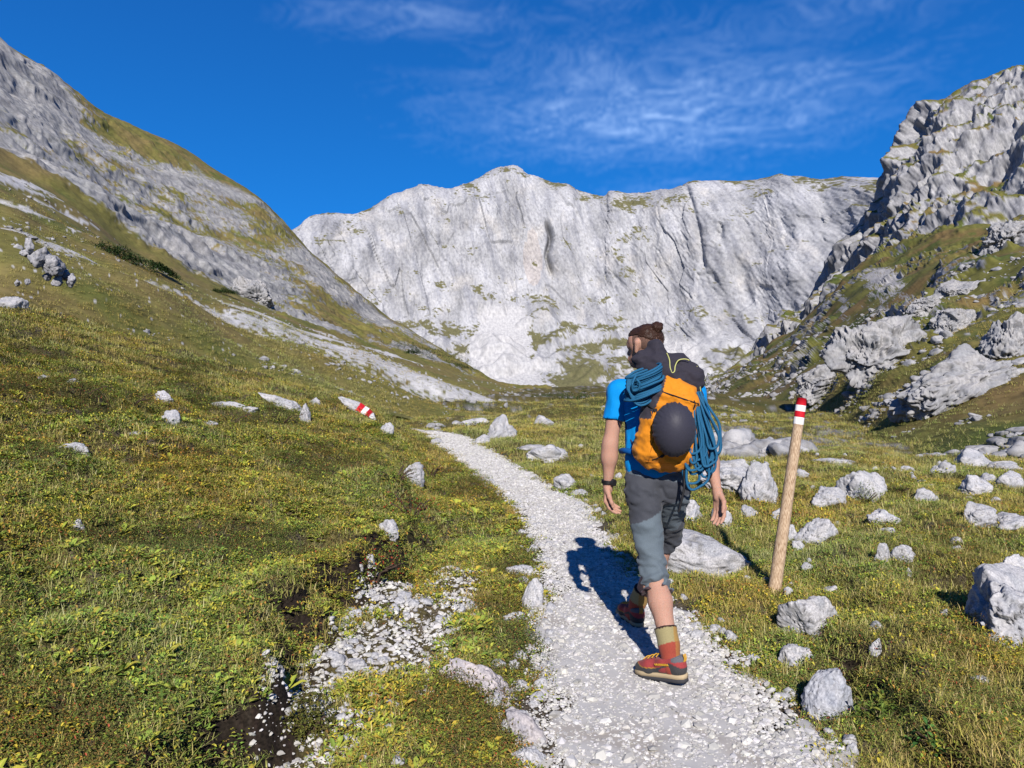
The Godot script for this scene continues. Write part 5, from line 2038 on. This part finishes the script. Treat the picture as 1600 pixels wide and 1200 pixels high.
func sock(root: Node, knee: Vector3, ank: Vector3, lit: bool) -> void:
	var up := (knee - ank).normalized()
	var top := ank + up * 0.150
	var side := Vector3.RIGHT
	var bones := [[top, ank + up * 0.07, 0.0575, 0.050], [ank + up * 0.07, ank - Vector3(0, 0.035, 0), 0.050, 0.046]]
	var cut := func(p: Vector3, d: float) -> float: return maxf(d, (p - top).dot(up) - 0.004)
	var paint := func(p: Vector3, _n: Vector3) -> Color:
		var t := (p - ank).dot(up)
		if t > 0.144:
			return Color(0.03, 0.012, 0.012)
		var a := (p - ank).dot(side)
		if t > 0.072 + 0.08 * a:
			return Color(0.38, 0.23, 0.07) if a > 0.012 else Color(0.33, 0.285, 0.14)
		return Color(0.38, 0.15, 0.05) if a > 0.014 else Color(0.33, 0.065, 0.04)
	var o := field_part("sock", bones, 0.02, 0.006, cut, paint, cloth(1, 1, 1, 9, 0.1), root)
	if lit:
		# the small dark figure knitted into the sock
		var c := ank + up * 0.108 + Vector3(0.012, 0, 0.0525)
		var st := new_st()
		for l in [[[0, 10], [0, -2]], [[0, 8], [-8, 12]], [[0, 8], [8, 11]], [[0, 4], [-8, 2]], [[0, 4], [8, 4]], [[0, -2], [-6, -12]], [[0, -2], [6, -11]]]:
			tube(st, [c + Vector3(l[0][0], l[0][1], 0) * 0.001, c + Vector3(l[1][0], l[1][1], -abs(l[1][0]) * 0.2) * 0.001], 0.0012, 5, false, 1)
		put("knitted_mark", st.commit(), mat(0.02, 0.015, 0.012), o)


func shoe(root: Node, ank: Vector3, dir: Vector3, lit: bool, origin: Vector3) -> void:
	var f := dir.normalized()
	var s := f.cross(Vector3.UP).normalized()
	var tip := 0.17 if lit else 0.0
	var U := Vector3.UP * cos(tip) + f * sin(tip)
	f = f * cos(tip) - Vector3.UP * sin(tip)
	var floor_y := gh(ank.x + origin.x, ank.z + origin.z) - origin.y + 0.017
	var g := Vector3(ank.x, floor_y + 0.20 * sin(tip), ank.z) - f * 0.035
	var n := Node3D.new()
	n.name = "shoe"
	root.add_child(n, true)
	var bones := [[g + U * 0.055 - f * 0.008, g + U * 0.062 + f * 0.06, 0.040, 0.043], [g + U * 0.062 + f * 0.06, g + U * 0.045 + f * 0.15, 0.043, 0.038], [g + U * 0.045 + f * 0.15 - s * 0.006, g + U * 0.036 + f * 0.212, 0.042, 0.030],
		[g + U * 0.05 - f * 0.012, g + U * 0.088 - f * 0.016, 0.038, 0.034], [g + U * 0.09 + f * 0.0, g + U * 0.088 + f * 0.055, 0.042, 0.040]]
	var red := Color(0.36, 0.055, 0.055)
	var grey := Color(0.062, 0.060, 0.062)
	var cut := func(p: Vector3, d: float) -> float:
		var q := p - g
		var qy := q.dot(U)
		d = maxf(d, 0.018 - qy)
		var col_y := 0.104 + 0.35 * maxf(0.0, -q.dot(f)) - 0.12 * maxf(0.0, q.dot(f))
		return maxf(d, qy - col_y)
	var paint := func(p: Vector3, _n: Vector3) -> Color:
		var q := p - g
		var t := q.dot(f)
		var qy := q.dot(U)
		var rand := 0.052 + 0.030 * exp(-pow((t - 0.01) / 0.05, 2.0)) + 0.016 * smoothstep(0.17, 0.24, t)
		if qy < rand - 0.004:
			var e := pow((t - 0.045) / 0.034, 2.0) + pow((qy - 0.046 - (t - 0.045) * -0.25) / 0.013, 2.0)
			return red if e < 1.0 else grey
		if qy < rand:
			return Color(0.50, 0.24, 0.03) if t > 0.09 else grey
		if t < 0.0 and qy > 0.088:
			return Color(0.14, 0.14, 0.15)
		return red
	field_part("upper", bones, 0.02, 0.0045, cut, paint, cloth(1, 1, 1, 10, 0.12, 0.8), n)
	# the sole: a rand of rubber with a cleated underside
	var outline := []
	for q in [[-0.050, 0.0], [-0.044, 0.024], [-0.015, 0.036], [0.05, 0.035], [0.12, 0.042], [0.18, 0.044], [0.225, 0.030], [0.243, 0.0], [0.228, -0.028], [0.18, -0.040], [0.12, -0.036], [0.05, -0.033], [-0.015, -0.035], [-0.044, -0.024]]:
		outline.append(g + f * q[0] + s * q[1])
	var st := new_st()
	var m := outline.size()
	for lay in [[0.006, 0.026, 1.03, Color(0.42, 0.33, 0.20)], [-0.012, 0.006, 1.0, Color(0.05, 0.05, 0.052)]]:
		st.set_color(lay[3])
		for k in m:
			var a: Vector3 = g + (outline[k] - g) * lay[2]
			var b: Vector3 = g + (outline[(k + 1) % m] - g) * lay[2]
			for w in [a + U * lay[0], b + U * lay[1], b + U * lay[0], a + U * lay[0], a + U * lay[1], b + U * lay[1], a + U * lay[1], g + f * 0.09 + U * lay[1], b + U * lay[1], a + U * lay[0], b + U * lay[0], g + f * 0.09 + U * lay[0]]:
				st.add_vertex(w)
	st.generate_normals()
	put("sole", st.commit(), vmat(0.85), n)
	var gold := mat(0.55, 0.30, 0.03, 0.7)
	for k in 4:
		var t := 0.075 + k * 0.026
		tube_part("lace", [g + f * t + s * 0.026 + U * (0.105 - k * 0.006), g + f * (t + 0.008) + U * (0.118 - k * 0.008), g + f * (t + 0.02) - s * 0.026 + U * (0.101 - k * 0.006)], 0.0026, gold, n, 6)
	var bow := []
	for k in 9:
		var a := TAU * k / 9.0
		bow.append(g + f * (0.072 + 0.016 * cos(a)) + U * (0.134 + 0.014 * sin(a)) + s * 0.02 * sin(a * 0.5))
	tube_part("lace_bow", bow, 0.0026, gold, n, 6, true)
	for k in 3:
		tube_part("heel_stripe", [g - f * 0.052 + s * (0.010 - k * 0.009) + U * 0.086, g - f * 0.058 + s * (0.010 - k * 0.009) + U * 0.104, g - f * 0.054 + s * (0.010 - k * 0.009) + U * 0.122], 0.0026, gold, n, 6)
	if lit:
		var tm := TextMesh.new()
		tm.text = "LA SPORTIVA"
		var fnt := SystemFont.new()
		fnt.font_names = PackedStringArray(["Droid Sans"])
		fnt.font_weight = 700
		tm.font = fnt
		tm.font_size = 32
		tm.pixel_size = 0.00040
		tm.depth = 0.005
		var o := put("lettering", tm, gold, n)
		var nrm := -s if (-s).z > 0 else s
		var along := nrm.cross(Vector3.UP) * -1.0
		o.transform = Transform3D(Basis(along, U, nrm).rotated(nrm, 0.22), g + f * 0.052 + U * 0.074 + nrm * 0.0495)


# ---------- what the hiker carries ----------
func build_pack(J: Dictionary, origin: Vector3) -> void:
	var c := at(1044, 668, 3.99)
	var root := thing("backpack", "orange and charcoal climbing backpack worn by the hiker", "backpack", c)
	var lean := Basis(Vector3.BACK, -0.05)
	var wr := noise(811, 8.0, 3, true)
	var soft := noise(812, 5.0, 3)
	var bones := [
		[Vector3(-0.055, 0.17, 0.02), Vector3(-0.076, -0.115, 0.03), 0.076, 0.086], [Vector3(0.055, 0.14, 0.02), Vector3(0.05, -0.115, 0.03), 0.076, 0.086],
		[Vector3(-0.02, 0.225, 0.01), Vector3(0.075, 0.165, 0.01), 0.050, 0.058], [Vector3(-0.06, -0.115, 0.0), Vector3(0.05, -0.12, 0.0), 0.095, 0.095], [Vector3(0, 0.1, -0.04), Vector3(0, -0.1, -0.04), 0.10, 0.11]]
	for b in bones:
		b[0] = lean * b[0]
		b[1] = lean * b[1]
	var orange := Color(0.66, 0.235, 0.012)
	var coal := Color(0.045, 0.042, 0.052)
	var shape := func(p: Vector3, d: float) -> float:
		d += (wr.get_noise_3d(p.x * 0.9 + p.y * 0.7, p.y * 0.8 - p.x * 0.4, p.z * 0.5)) * -0.014 + soft.get_noise_3dv(p) * 0.008
		# the lid folds over in a ridge
		d -= 0.012 * exp(-pow((p.y - 0.165 + p.x * 0.25) / 0.022, 2.0)) * smoothstep(0.0, 0.05, p.z)
		return d
	var paint := func(p: Vector3, n: Vector3) -> Color:
		if p.z < -0.015:
			return coal
		var side := p.x + 0.105 - 0.05 * smoothstep(0.05, 0.2, p.y) * -1.0
		if p.y > 0.05 and p.x < -0.105 + 0.42 * maxf(0.0, p.y - 0.06):
			return coal
		return orange
	field_part("pack_bag", bones, 0.05, 0.0065, shape, paint, cloth(1, 1, 1, 11, 0.06, 0.7), root)
	var black := mat(0.012, 0.012, 0.014, 0.6)
	var seam := mat(0.40, 0.13, 0.008, 0.8)
	var on := func(x: float, y: float) -> Vector3:
		var z := 0.25
		while z > -0.1 and shape.call(Vector3(x, y, z), field(Vector3(x, y, z), bones, 0.05)) > 0.001:
			z -= 0.003
		return Vector3(x, y, z)
	var zip := []
	for k in 9:
		zip.append(on.call(-0.055 + 0.024 * k, 0.19 - 0.008 * k))
	tube_part("zip", zip, 0.004, black, root)
	for x0 in [-0.105, 0.085]:
		var line := []
		for k in 9:
			line.append(on.call(x0 + 0.012 * sin(k * 0.6), 0.09 - 0.033 * k))
		tube_part("seam", line, 0.0022, seam, root, 5)
	var low := []
	for k in 8:
		low.append(on.call(-0.13 + 0.033 * k, -0.165 - 0.008 * sin(k * 0.45)))
	tube_part("seam", low, 0.0022, seam, root, 5)
	for b in [[-0.085, 0.097], [-0.055, -0.133]]:
		var bm := BoxMesh.new()
		bm.size = Vector3(0.018, 0.012, 0.008)
		var bo := put("buckle", bm, black, root)
		bo.transform = Transform3D(Basis(Vector3.BACK, 0.6), on.call(b[0], b[1]) + Vector3(0, 0, 0.003))
	tube_part("haul_loop", [Vector3(-0.03, 0.245, -0.03), Vector3(-0.02, 0.29, -0.03), Vector3(0.02, 0.285, -0.03), Vector3(0.035, 0.235, -0.03)], 0.005, black, root, 6)
	tube_part("zip_pull", [on.call(0.11, 0.145), on.call(0.114, 0.125), on.call(0.108, 0.10)], 0.004, black, root)
	tube_part("cord", [on.call(-0.145, 0.125), on.call(-0.12, 0.12), on.call(-0.09, 0.10), on.call(-0.06, 0.075), on.call(-0.035, 0.06)], 0.004, black, root)
	tube_part("cord", [on.call(-0.10, -0.155), on.call(-0.06, -0.135), on.call(-0.02, -0.115)], 0.004, black, root)
	# shoulder strap and side strap seen beside the arm
	var strap := mat(0.03, 0.045, 0.09, 0.8)
	var sl: Vector3 = J["shL"] + origin - c
	tube_part("shoulder_strap", [Vector3(-0.06, 0.22, -0.06), sl + Vector3(0.075, 0.055, 0.03), sl + Vector3(0.06, 0.05, -0.10), sl + Vector3(0.06, -0.08, -0.16)], 0.022, strap, root, 8)
	tube_part("side_strap", [sl + Vector3(0.035, 0.0, 0.03), sl + Vector3(0.028, -0.15, 0.06), sl + Vector3(0.05, -0.24, 0.08), Vector3(-0.15, -0.14, 0.0)], 0.008, strap, root)
	tube_part("hip_belt", [Vector3(-0.10, -0.15, 0.0), Vector3(-0.20, -0.13, -0.06), Vector3(-0.22, -0.14, -0.16)], 0.016, mat(0.0, 0.07, 0.25, 0.8), root, 8)
	tube_part("waist_strap", [Vector3(0.07, -0.20, 0.06), Vector3(0.065, -0.29, 0.09), Vector3(0.05, -0.36, 0.10), Vector3(0.035, -0.42, 0.10)], 0.006, black, root)
	# helmet in its dark stretch cover
	var hc := at(1053, 671, 3.83)
	var ho := thing("helmet", "climbing helmet under a dark grey stretch cover strapped on the backpack", "helmet", hc)
	var st := new_st()
	var rows := 26
	var cols := 168
	var crn := noise(815, 3.0, 2)
	var grid := []
	for j in rows + 1:
		var t := float(j) / rows
		var ring := []
		for i in cols:
			var a := TAU * i / cols
			var pol := t * 2.0
			var rr := sin(minf(pol, PI * 0.5)) if pol < PI * 0.5 else 1.0 - 0.55 * pow((pol - PI * 0.5) / 0.43, 2.0)
			var gather := smoothstep(0.38, 0.95, t) * 0.045 * (sin(a * 34.0 + 3.0 * crn.get_noise_1d(a * 2.0)) * 0.5 + 0.5 * sin(a * 21.0))
			var lum := 1.0 + 0.02 * crn.get_noise_2d(cos(a) * t * 4.0, sin(a) * t * 4.0) + gather
			ring.append(Vector3(cos(a) * rr * 0.107 * lum, sin(a) * rr * 0.136 * lum, cos(pol) * 0.105))
		grid.append(ring)
	st.set_smooth_group(0)
	for j in rows:
		for i in cols:
			var i2 := (i + 1) % cols
			for w in [grid[j][i], grid[j + 1][i], grid[j + 1][i2], grid[j][i], grid[j + 1][i2], grid[j][i2]]:
				st.add_vertex(w)
	st.index()
	st.generate_normals()
	var hm := cloth(0.046, 0.045, 0.062, 12, 0.12, 0.5)
	put("cover", st.commit(), hm, ho)
	var rim := []
	for k in 24:
		var a := TAU * k / 24.0
		rim.append(Vector3(cos(a) * 0.096, sin(a) * 0.124, -0.036))
	tube_part("cover_hem", rim, 0.006, mat(0.015, 0.015, 0.018, 0.8), ho, 7, true)
	var chk := []
	for k in 10:
		var a := TAU * k / 10.0
		chk.append(Vector3(cos(a) * 0.085, sin(a) * 0.11, -0.05))
	tube_part("rim", chk, 0.010, black, ho, 7, true)
	build_rope()
	build_jacket()


func rope_mat() -> StandardMaterial3D:
	var m := mat(1, 1, 1, 0.8)
	m.albedo_color = Color.WHITE
	m.uv1_triplanar = true
	m.uv1_scale = Vector3.ONE * 55.0
	m.albedo_texture = noise_tex(620, 0.2, 2, lin(0.006, 0.035, 0.09), lin(0.022, 0.17, 0.31), 128, 0.35, 0.6)
	return m


func build_rope() -> void:
	var g := RandomNumberGenerator.new()
	g.seed = 5
	var rm := rope_mat()
	var c := at(1003, 598, 4.0)
	var root := thing("climbing_rope", "coiled blue climbing rope slung over the backpack with loops hanging at its right", "rope", c)
	# the coil on the left shoulder: flat loops that lean over one another
	for k in 12:
		var pts := []
		var w := 0.088 + 0.012 * g.randf()
		var hh := 0.052 + 0.008 * g.randf()
		var o := Vector3(0.006 * g.randf_range(-1, 1), 0.060 - 0.0105 * k, 0.055 + 0.012 * sin(k * 1.3))
		for j in 12:
			var a := TAU * j / 12.0
			var q := Vector3(cos(a) * w, sin(a) * hh * 0.45, sin(a) * hh * 1.1)
			q = q.rotated(Vector3.BACK, 0.42 + 0.05 * g.randf_range(-1, 1)).rotated(Vector3.RIGHT, 0.55)
			pts.append(o + q)
		tube_part("coil", pts, 0.0068, rm, root, 8, true)
	for k in 4:
		# loose bights below the coil
		var x := -0.085 + 0.006 * k
		tube_part("bight", [Vector3(x, 0.02, 0.09), Vector3(x - 0.004, -0.03 - 0.012 * k, 0.10), Vector3(x + 0.035, -0.075 - 0.012 * k, 0.105), Vector3(x + 0.09, -0.058 - 0.012 * k, 0.10), Vector3(x + 0.14, -0.005 - 0.01 * k, 0.09)], 0.0062, rm, root, 8)
	tube_part("wrap", [Vector3(-0.05, 0.04, 0.12), Vector3(-0.07, 0.0, 0.135), Vector3(-0.065, -0.035, 0.12), Vector3(-0.04, -0.03, 0.13), Vector3(-0.035, 0.0, 0.14), Vector3(-0.05, 0.02, 0.14)], 0.0062, rm, root, 8)
	# hanging loops right of the pack: each runs down, turns and comes up again
	var loops := [[1086, 618, 1096, 690, 1079, 702, 14], [1088, 614, 1104, 700, 1084, 712, 16], [1090, 612, 1112, 705, 1092, 722, 14], [1084, 622, 1100, 728, 1080, 734, 14], [1092, 612, 1126, 690, 1112, 706, 12], [1090, 616, 1120, 712, 1100, 722, 13], [1086, 620, 1108, 742, 1078, 758, 16], [1094, 612, 1116, 690, 1106, 712, 10], [1080, 624, 1092, 706, 1077, 716, 10], [1091, 614, 1102, 688, 1090, 700, 9], [1089, 613, 1122, 676, 1108, 694, 14], [1083, 620, 1098, 716, 1076, 728, 18], [1087, 616, 1110, 690, 1096, 698, 11], [1085, 619, 1094, 698, 1082, 708, 8], [1092, 613, 1118, 724, 1098, 738, 12], [1083, 616, 1087, 690, 1080, 716, 9], [1086, 615, 1098, 676, 1088, 726, 12], [1090, 613, 1110, 670, 1104, 728, 10], [1094, 613, 1124, 664, 1118, 700, 8], [1082, 618, 1090, 724, 1074, 748, 20]]
	for q in loops.size():
		var l: Array = loops[q]
		var d := 3.90 + 0.012 * (q % 5)
		var wd: float = l[6]
		var pts := [at(l[0], l[1], d + 0.03), at(lerpf(l[0], l[2], 0.5), lerpf(l[1], l[3], 0.5), d), at(l[2], l[3], d - 0.01), at(l[4] + wd * 0.9, l[5] + 3, d - 0.012), at(l[4], l[5] + 6, d - 0.012), at(l[4] - wd * 0.35, l[5] - 14, d - 0.01), at(lerpf(l[4], l[0], 0.4) - 4, lerpf(l[5], l[1], 0.45), d + 0.01), at(l[0] - 4, l[1] + 4, d + 0.04)]
		for k in pts.size():
			pts[k] -= c
		tube_part("hanging_loop", pts, 0.0066, rm, root, 8, false, 5)


func build_jacket() -> void:
	var c := at(1040, 570, 4.05)
	var root := thing("jacket", "dark charcoal jacket with lime piping bundled on top of the backpack", "jacket", c)
	var P := func(x: float, y: float, d: float) -> Vector3: return at(x, y, d) - c
	var bones := [
		[P.call(1008, 558, 4.06), P.call(1026, 547, 4.07), 0.042, 0.042], [P.call(1026, 546, 4.07), P.call(1030, 562, 4.05), 0.042, 0.056], [P.call(1002, 565, 4.05), P.call(1030, 575, 4.02), 0.042, 0.058],
		[P.call(1030, 575, 4.02), P.call(1058, 592, 4.0), 0.060, 0.045], [P.call(1058, 566, 4.05), P.call(1080, 590, 4.04), 0.050, 0.055], [P.call(1080, 588, 4.04), P.call(1092, 622, 4.02), 0.046, 0.022], [P.call(1040, 590, 4.03), P.call(1076, 600, 4.03), 0.05, 0.045], [P.call(1092, 600, 4.06), P.call(1097, 602, 4.06), 0.016, 0.014]]
	var f1 := noise(821, 6.0, 3, true)
	var f2 := noise(822, 4.0, 2)
	var shape := func(p: Vector3, d: float) -> float:
		return d + (f1.get_noise_3d(p.x * 0.8 + p.y * 1.1, p.y * 1.2 - p.x * 0.5, p.z * 0.6)) * -0.014 + f2.get_noise_3dv(p) * 0.012
	field_part("cloth", bones, 0.03, 0.007, shape, plain_white, cloth(0.036, 0.033, 0.045, 13, 0.08, 0.85), root)
	var lime := mat(0.45, 0.46, 0.16, 0.7)
	tube_part("piping", [P.call(1042, 552, 4.02), P.call(1046, 562, 3.965), P.call(1047, 574, 3.955), P.call(1050, 582, 3.95), P.call(1054, 580, 3.95), P.call(1055, 572, 3.96), P.call(1060, 563, 3.975), P.call(1070, 561, 3.98), P.call(1077, 563, 3.985)], 0.003, lime, root, 6)
	tube_part("piping", [P.call(1089, 572, 4.0), P.call(1092, 590, 3.985), P.call(1094, 606, 3.985), P.call(1096, 620, 3.99)], 0.0025, lime, root, 6)


# ---------- the way mark ----------
func build_post() -> void:
	var foot := ground_hit(1210, 922)
	var d := -foot.z
	var top := at(1253, 622, d + 0.05)
	var root := thing("marker_post", "tilted wooden trail marker post with red and white painted top", "post", foot)
	var axis := (top - foot).normalized()
	var long := (top - foot).length()
	var n := noise(831, 3.0, 3)
	var grain := vmat(0.85)
	grain.uv1_triplanar = true
	grain.uv1_scale = Vector3(26, 2.2, 26)
	grain.albedo_texture = noise_tex(630, 0.02, 5, lin(0.36, 0.23, 0.135), lin(0.78, 0.60, 0.41), 512, 0.36, 0.58)
	var side := axis.cross(Vector3.BACK).normalized()
	var fore := side.cross(axis).normalized()
	var parts := [["pole", -0.12, long - 0.175, grain, 1.0], ["white_band", long - 0.175, long - 0.128, mat(0.80, 0.79, 0.77, 0.6), 1.02], ["red_band", long - 0.128, long - 0.088, mat(0.52, 0.010, 0.022, 0.55), 1.02], ["white_band", long - 0.088, long - 0.048, mat(0.80, 0.79, 0.77, 0.6), 1.02], ["red_band", long - 0.048, long, mat(0.52, 0.010, 0.022, 0.55), 1.02]]
	for p in parts:
		var st := new_st()
		var segs := maxi(1, int((p[2] - p[1]) / 0.03))
		var grid := []
		for j in segs + 1:
			var t: float = lerpf(p[1], p[2], float(j) / segs)
			var ring := []
			for i in 24:
				var a := TAU * i / 24.0
				var r: float = (0.042 - 0.010 * t / long + n.get_noise_3d(cos(a), t * 1.2, sin(a)) * 0.003) * p[4]
				if p[0] == "red_band" and j == segs and t > long - 0.01:
					r *= 0.93
				ring.append(axis * t + (side * cos(a) + fore * sin(a)) * r)
			grid.append(ring)
		st.set_color(Color.WHITE)
		for j in segs:
			for i in 24:
				var i2 := (i + 1) % 24
				for w in [grid[j][i], grid[j + 1][i2], grid[j + 1][i], grid[j][i], grid[j][i2], grid[j + 1][i2]]:
					st.add_vertex(w)
		if p[2] >= long - 0.001:
			for i in 24:
				for w in [axis * (long + 0.004), grid[segs][(i + 1) % 24], grid[segs][i]]:
					st.add_vertex(w)
		st.index()
		st.generate_normals()
		put(p[0], st.commit(), p[3], root)


# ---------- shrubs ----------
func shrub(called: String, label: String, where: Vector3, size: Vector3, leaves: int, l0: float, l1: float, tones: Array, sd: int, group := "", slope := Vector2.ZERO) -> void:
	# a low bush: stems that fan out from the root and leaves on the outer shell and inside
	var g := RandomNumberGenerator.new()
	g.seed = sd
	var root := thing(called, label, "shrub", where, group)
	var st := new_st()
	for k in 14:
		var a := g.randf() * TAU
		var e := Vector3(cos(a) * size.x * 0.42, size.y * g.randf_range(0.5, 0.85), sin(a) * size.z * 0.42) * g.randf_range(0.5, 1.0)
		e.y += e.x * slope.x + e.z * slope.y
		tube(st, [Vector3(e.x * 0.15, -0.02, e.z * 0.15), e * 0.5 + Vector3(0, size.y * 0.1, 0), e], 0.0035 * (1.0 + size.y * 2.0), 5, false, 2)
	put("stems", st.commit(), mat(0.075, 0.05, 0.035), root).set_meta("kind", "stuff")
	var pos := PackedVector3Array()
	var col := PackedColorArray()
	var lump := noise(sd + 50, 2.2 / maxf(size.x, size.z), 3)
	for k in leaves:
		var a := g.randf() * TAU
		var r := sqrt(g.randf())
		var dome := sqrt(maxf(0.0, 1.0 - r * r))
		var b := 1.0 + 0.9 * lump.get_noise_2d(cos(a) * r * size.x, sin(a) * r * size.z)
		var y := size.y * dome * b * pow(g.randf(), 0.35)
		var c: Color = tones[g.randi() % tones.size()] * g.randf_range(0.75, 1.25)
		c.a = 1.0
		var l := g.randf_range(l0, l1)
		var lx := cos(a) * r * size.x * 0.5 * b
		var lz := sin(a) * r * size.z * 0.5 * b
		leaf(pos, col, Vector3(lx, y + lx * slope.x + lz * slope.y, lz), any_dir(g, -0.3, 1.1), l, l * 0.5, c)
	put("foliage", flat_mesh(pos, col), leaf_mat(), root)


func shrub_px(label: String, px: float, py: float, w: float, h: float, leaves: int, tones: Array, sd: int, l0 := 0.010, l1 := 0.022, called := "dwarf_shrub") -> void:
	var p := ground_hit(px, py)
	var m := -p.z / F
	shrub(called, label, p + Vector3(0, -0.01, -w * m * 0.25), Vector3(w * m, h * m, w * m * 0.7), leaves, l0, l1, tones, sd)


func build_shrubs() -> void:
	var green := [Color(0.09, 0.14, 0.025), Color(0.12, 0.17, 0.03), Color(0.07, 0.11, 0.02), Color(0.16, 0.18, 0.03)]
	var red := [Color(0.36, 0.03, 0.02), Color(0.28, 0.05, 0.025)]
	var brown := [Color(0.13, 0.09, 0.035), Color(0.10, 0.085, 0.03), Color(0.16, 0.10, 0.04), Color(0.09, 0.11, 0.025)]
	shrub_px("bright green shrub dotted with red leaves above the gravel hollow", 575, 920, 135, 62, 900, green + green + red, 901)
	shrub_px("dark shrub with red leaves on the bank near the path", 640, 815, 90, 46, 700, green + brown + red, 902)
	shrub_px("dark green shrub on the bank left of the tall thin rock", 612, 762, 100, 40, 700, green + brown, 903)
	shrub_px("brownish shrub under the curved white rock on the crest", 430, 668, 120, 34, 800, brown + green, 904)
	shrub_px("brownish shrub behind the tall thin grey rock on the bank", 672, 748, 50, 32, 500, brown + brown + red, 905)
	shrub_px("broad brownish shrub around the flat stone strip", 345, 668, 110, 30, 800, brown + green, 906)
	shrub_px("wide dark shrub at the left edge of the bank", 95, 626, 190, 34, 1200, brown + green, 907)
	shrub_px("dark shrub in front of the grey stone high on the left bank", 190, 634, 110, 26, 700, brown + green, 908)
	shrub_px("feathery moss green cushion plant beside the dark hollow at the bottom", 478, 1165, 90, 70, 1500, [Color(0.11, 0.12, 0.025), Color(0.14, 0.12, 0.03), Color(0.08, 0.09, 0.02)], 909, 0.008, 0.018, "cushion_plant")
	shrub_px("glossy round leaved plant in the eroded bank at the lower right", 1462, 1178, 60, 46, 50, [Color(0.05, 0.13, 0.03), Color(0.07, 0.16, 0.035)], 910, 0.03, 0.045, "round_leaved_plant")
	shrub_px("tuft of dark leaves growing below the grey rounded boulder", 1385, 1132, 80, 36, 160, green, 911, 0.02, 0.04, "leafy_plant")
	shrub_px("turf cushion growing in front of the biggest domed boulder", 1358, 792, 44, 32, 500, green, 912)
	shrub_px("dark green bush left of the slanting leaf-shaped stone", 1412, 772, 40, 18, 400, green + brown, 913)
	# mountain pines far off: dense dark needles
	var pine := [Color(0.03, 0.062, 0.018), Color(0.04, 0.078, 0.022), Color(0.024, 0.048, 0.016), Color(0.055, 0.08, 0.026)]
	var far := [[905, 636, 120, 30, 95.0, "dark green dwarf pine thicket on the valley floor left of the hiker's shoulder"], [850, 622, 50, 16, 120.0, "smaller dwarf pine thicket beyond the big one on the valley floor"],
		[192, 404, 96, 18, 0.0, "long dwarf pine thicket on the grassy slope under the left rock face"], [256, 424, 40, 10, 0.0, "small dwarf pine thicket right of the long one on the left slope"],
		[350, 458, 46, 10, 0.0, "thin dwarf pine thicket at the foot of the left rock face"], [668, 552, 120, 14, 0.0, "dwarf pine thicket drawn out along the left mountain's lowest spur"], [720, 574, 50, 10, 0.0, "dwarf pine thicket at the tip of the left mountain's spur"], [645, 552, 24, 8, 0.0, "round dwarf pine bush below the spur's long thicket"]]
	for k in far.size():
		var q: Array = far[k]
		var p: Vector3 = mountain_at(q[0], q[1], q[0] < 800) if q[4] == 0.0 else at(q[0], q[1], q[4])
		var m := -p.z / F
		if q[4] > 0.0:
			p.y = minf(p.y, gh(p.x, p.z)) if q[4] > 50.0 else p.y
		var slope := Vector2.ZERO
		if q[4] == 0.0:
			var a1 := mountain_at(q[0] - q[2] * 0.4, q[1] - 0.25 * q[2], true)
			var a2 := mountain_at(q[0] + q[2] * 0.4, q[1] + 0.25 * q[2], true)
			var b1 := mountain_at(q[0], q[1] + 12, true)
			var b2 := mountain_at(q[0], q[1] - 12, true)
			slope.y = clampf((b2.y - b1.y) / minf(b2.z - b1.z, -0.5), -1.2, 0.0)
			slope.x = clampf((a2.y - a1.y - slope.y * (a2.z - a1.z)) / maxf(a2.x - a1.x, 0.5), -1.2, 0.3)
		var size := Vector3(q[2] * m, maxf(q[3] * m * 0.8, 0.6), q[2] * m * 0.5)
		shrub("dwarf_pine", q[5], p - Vector3(0, size.y * 0.15, 0), size, 2600, 0.004 * size.x + 0.10, 0.007 * size.x + 0.2, pine, 930 + k, "", slope)
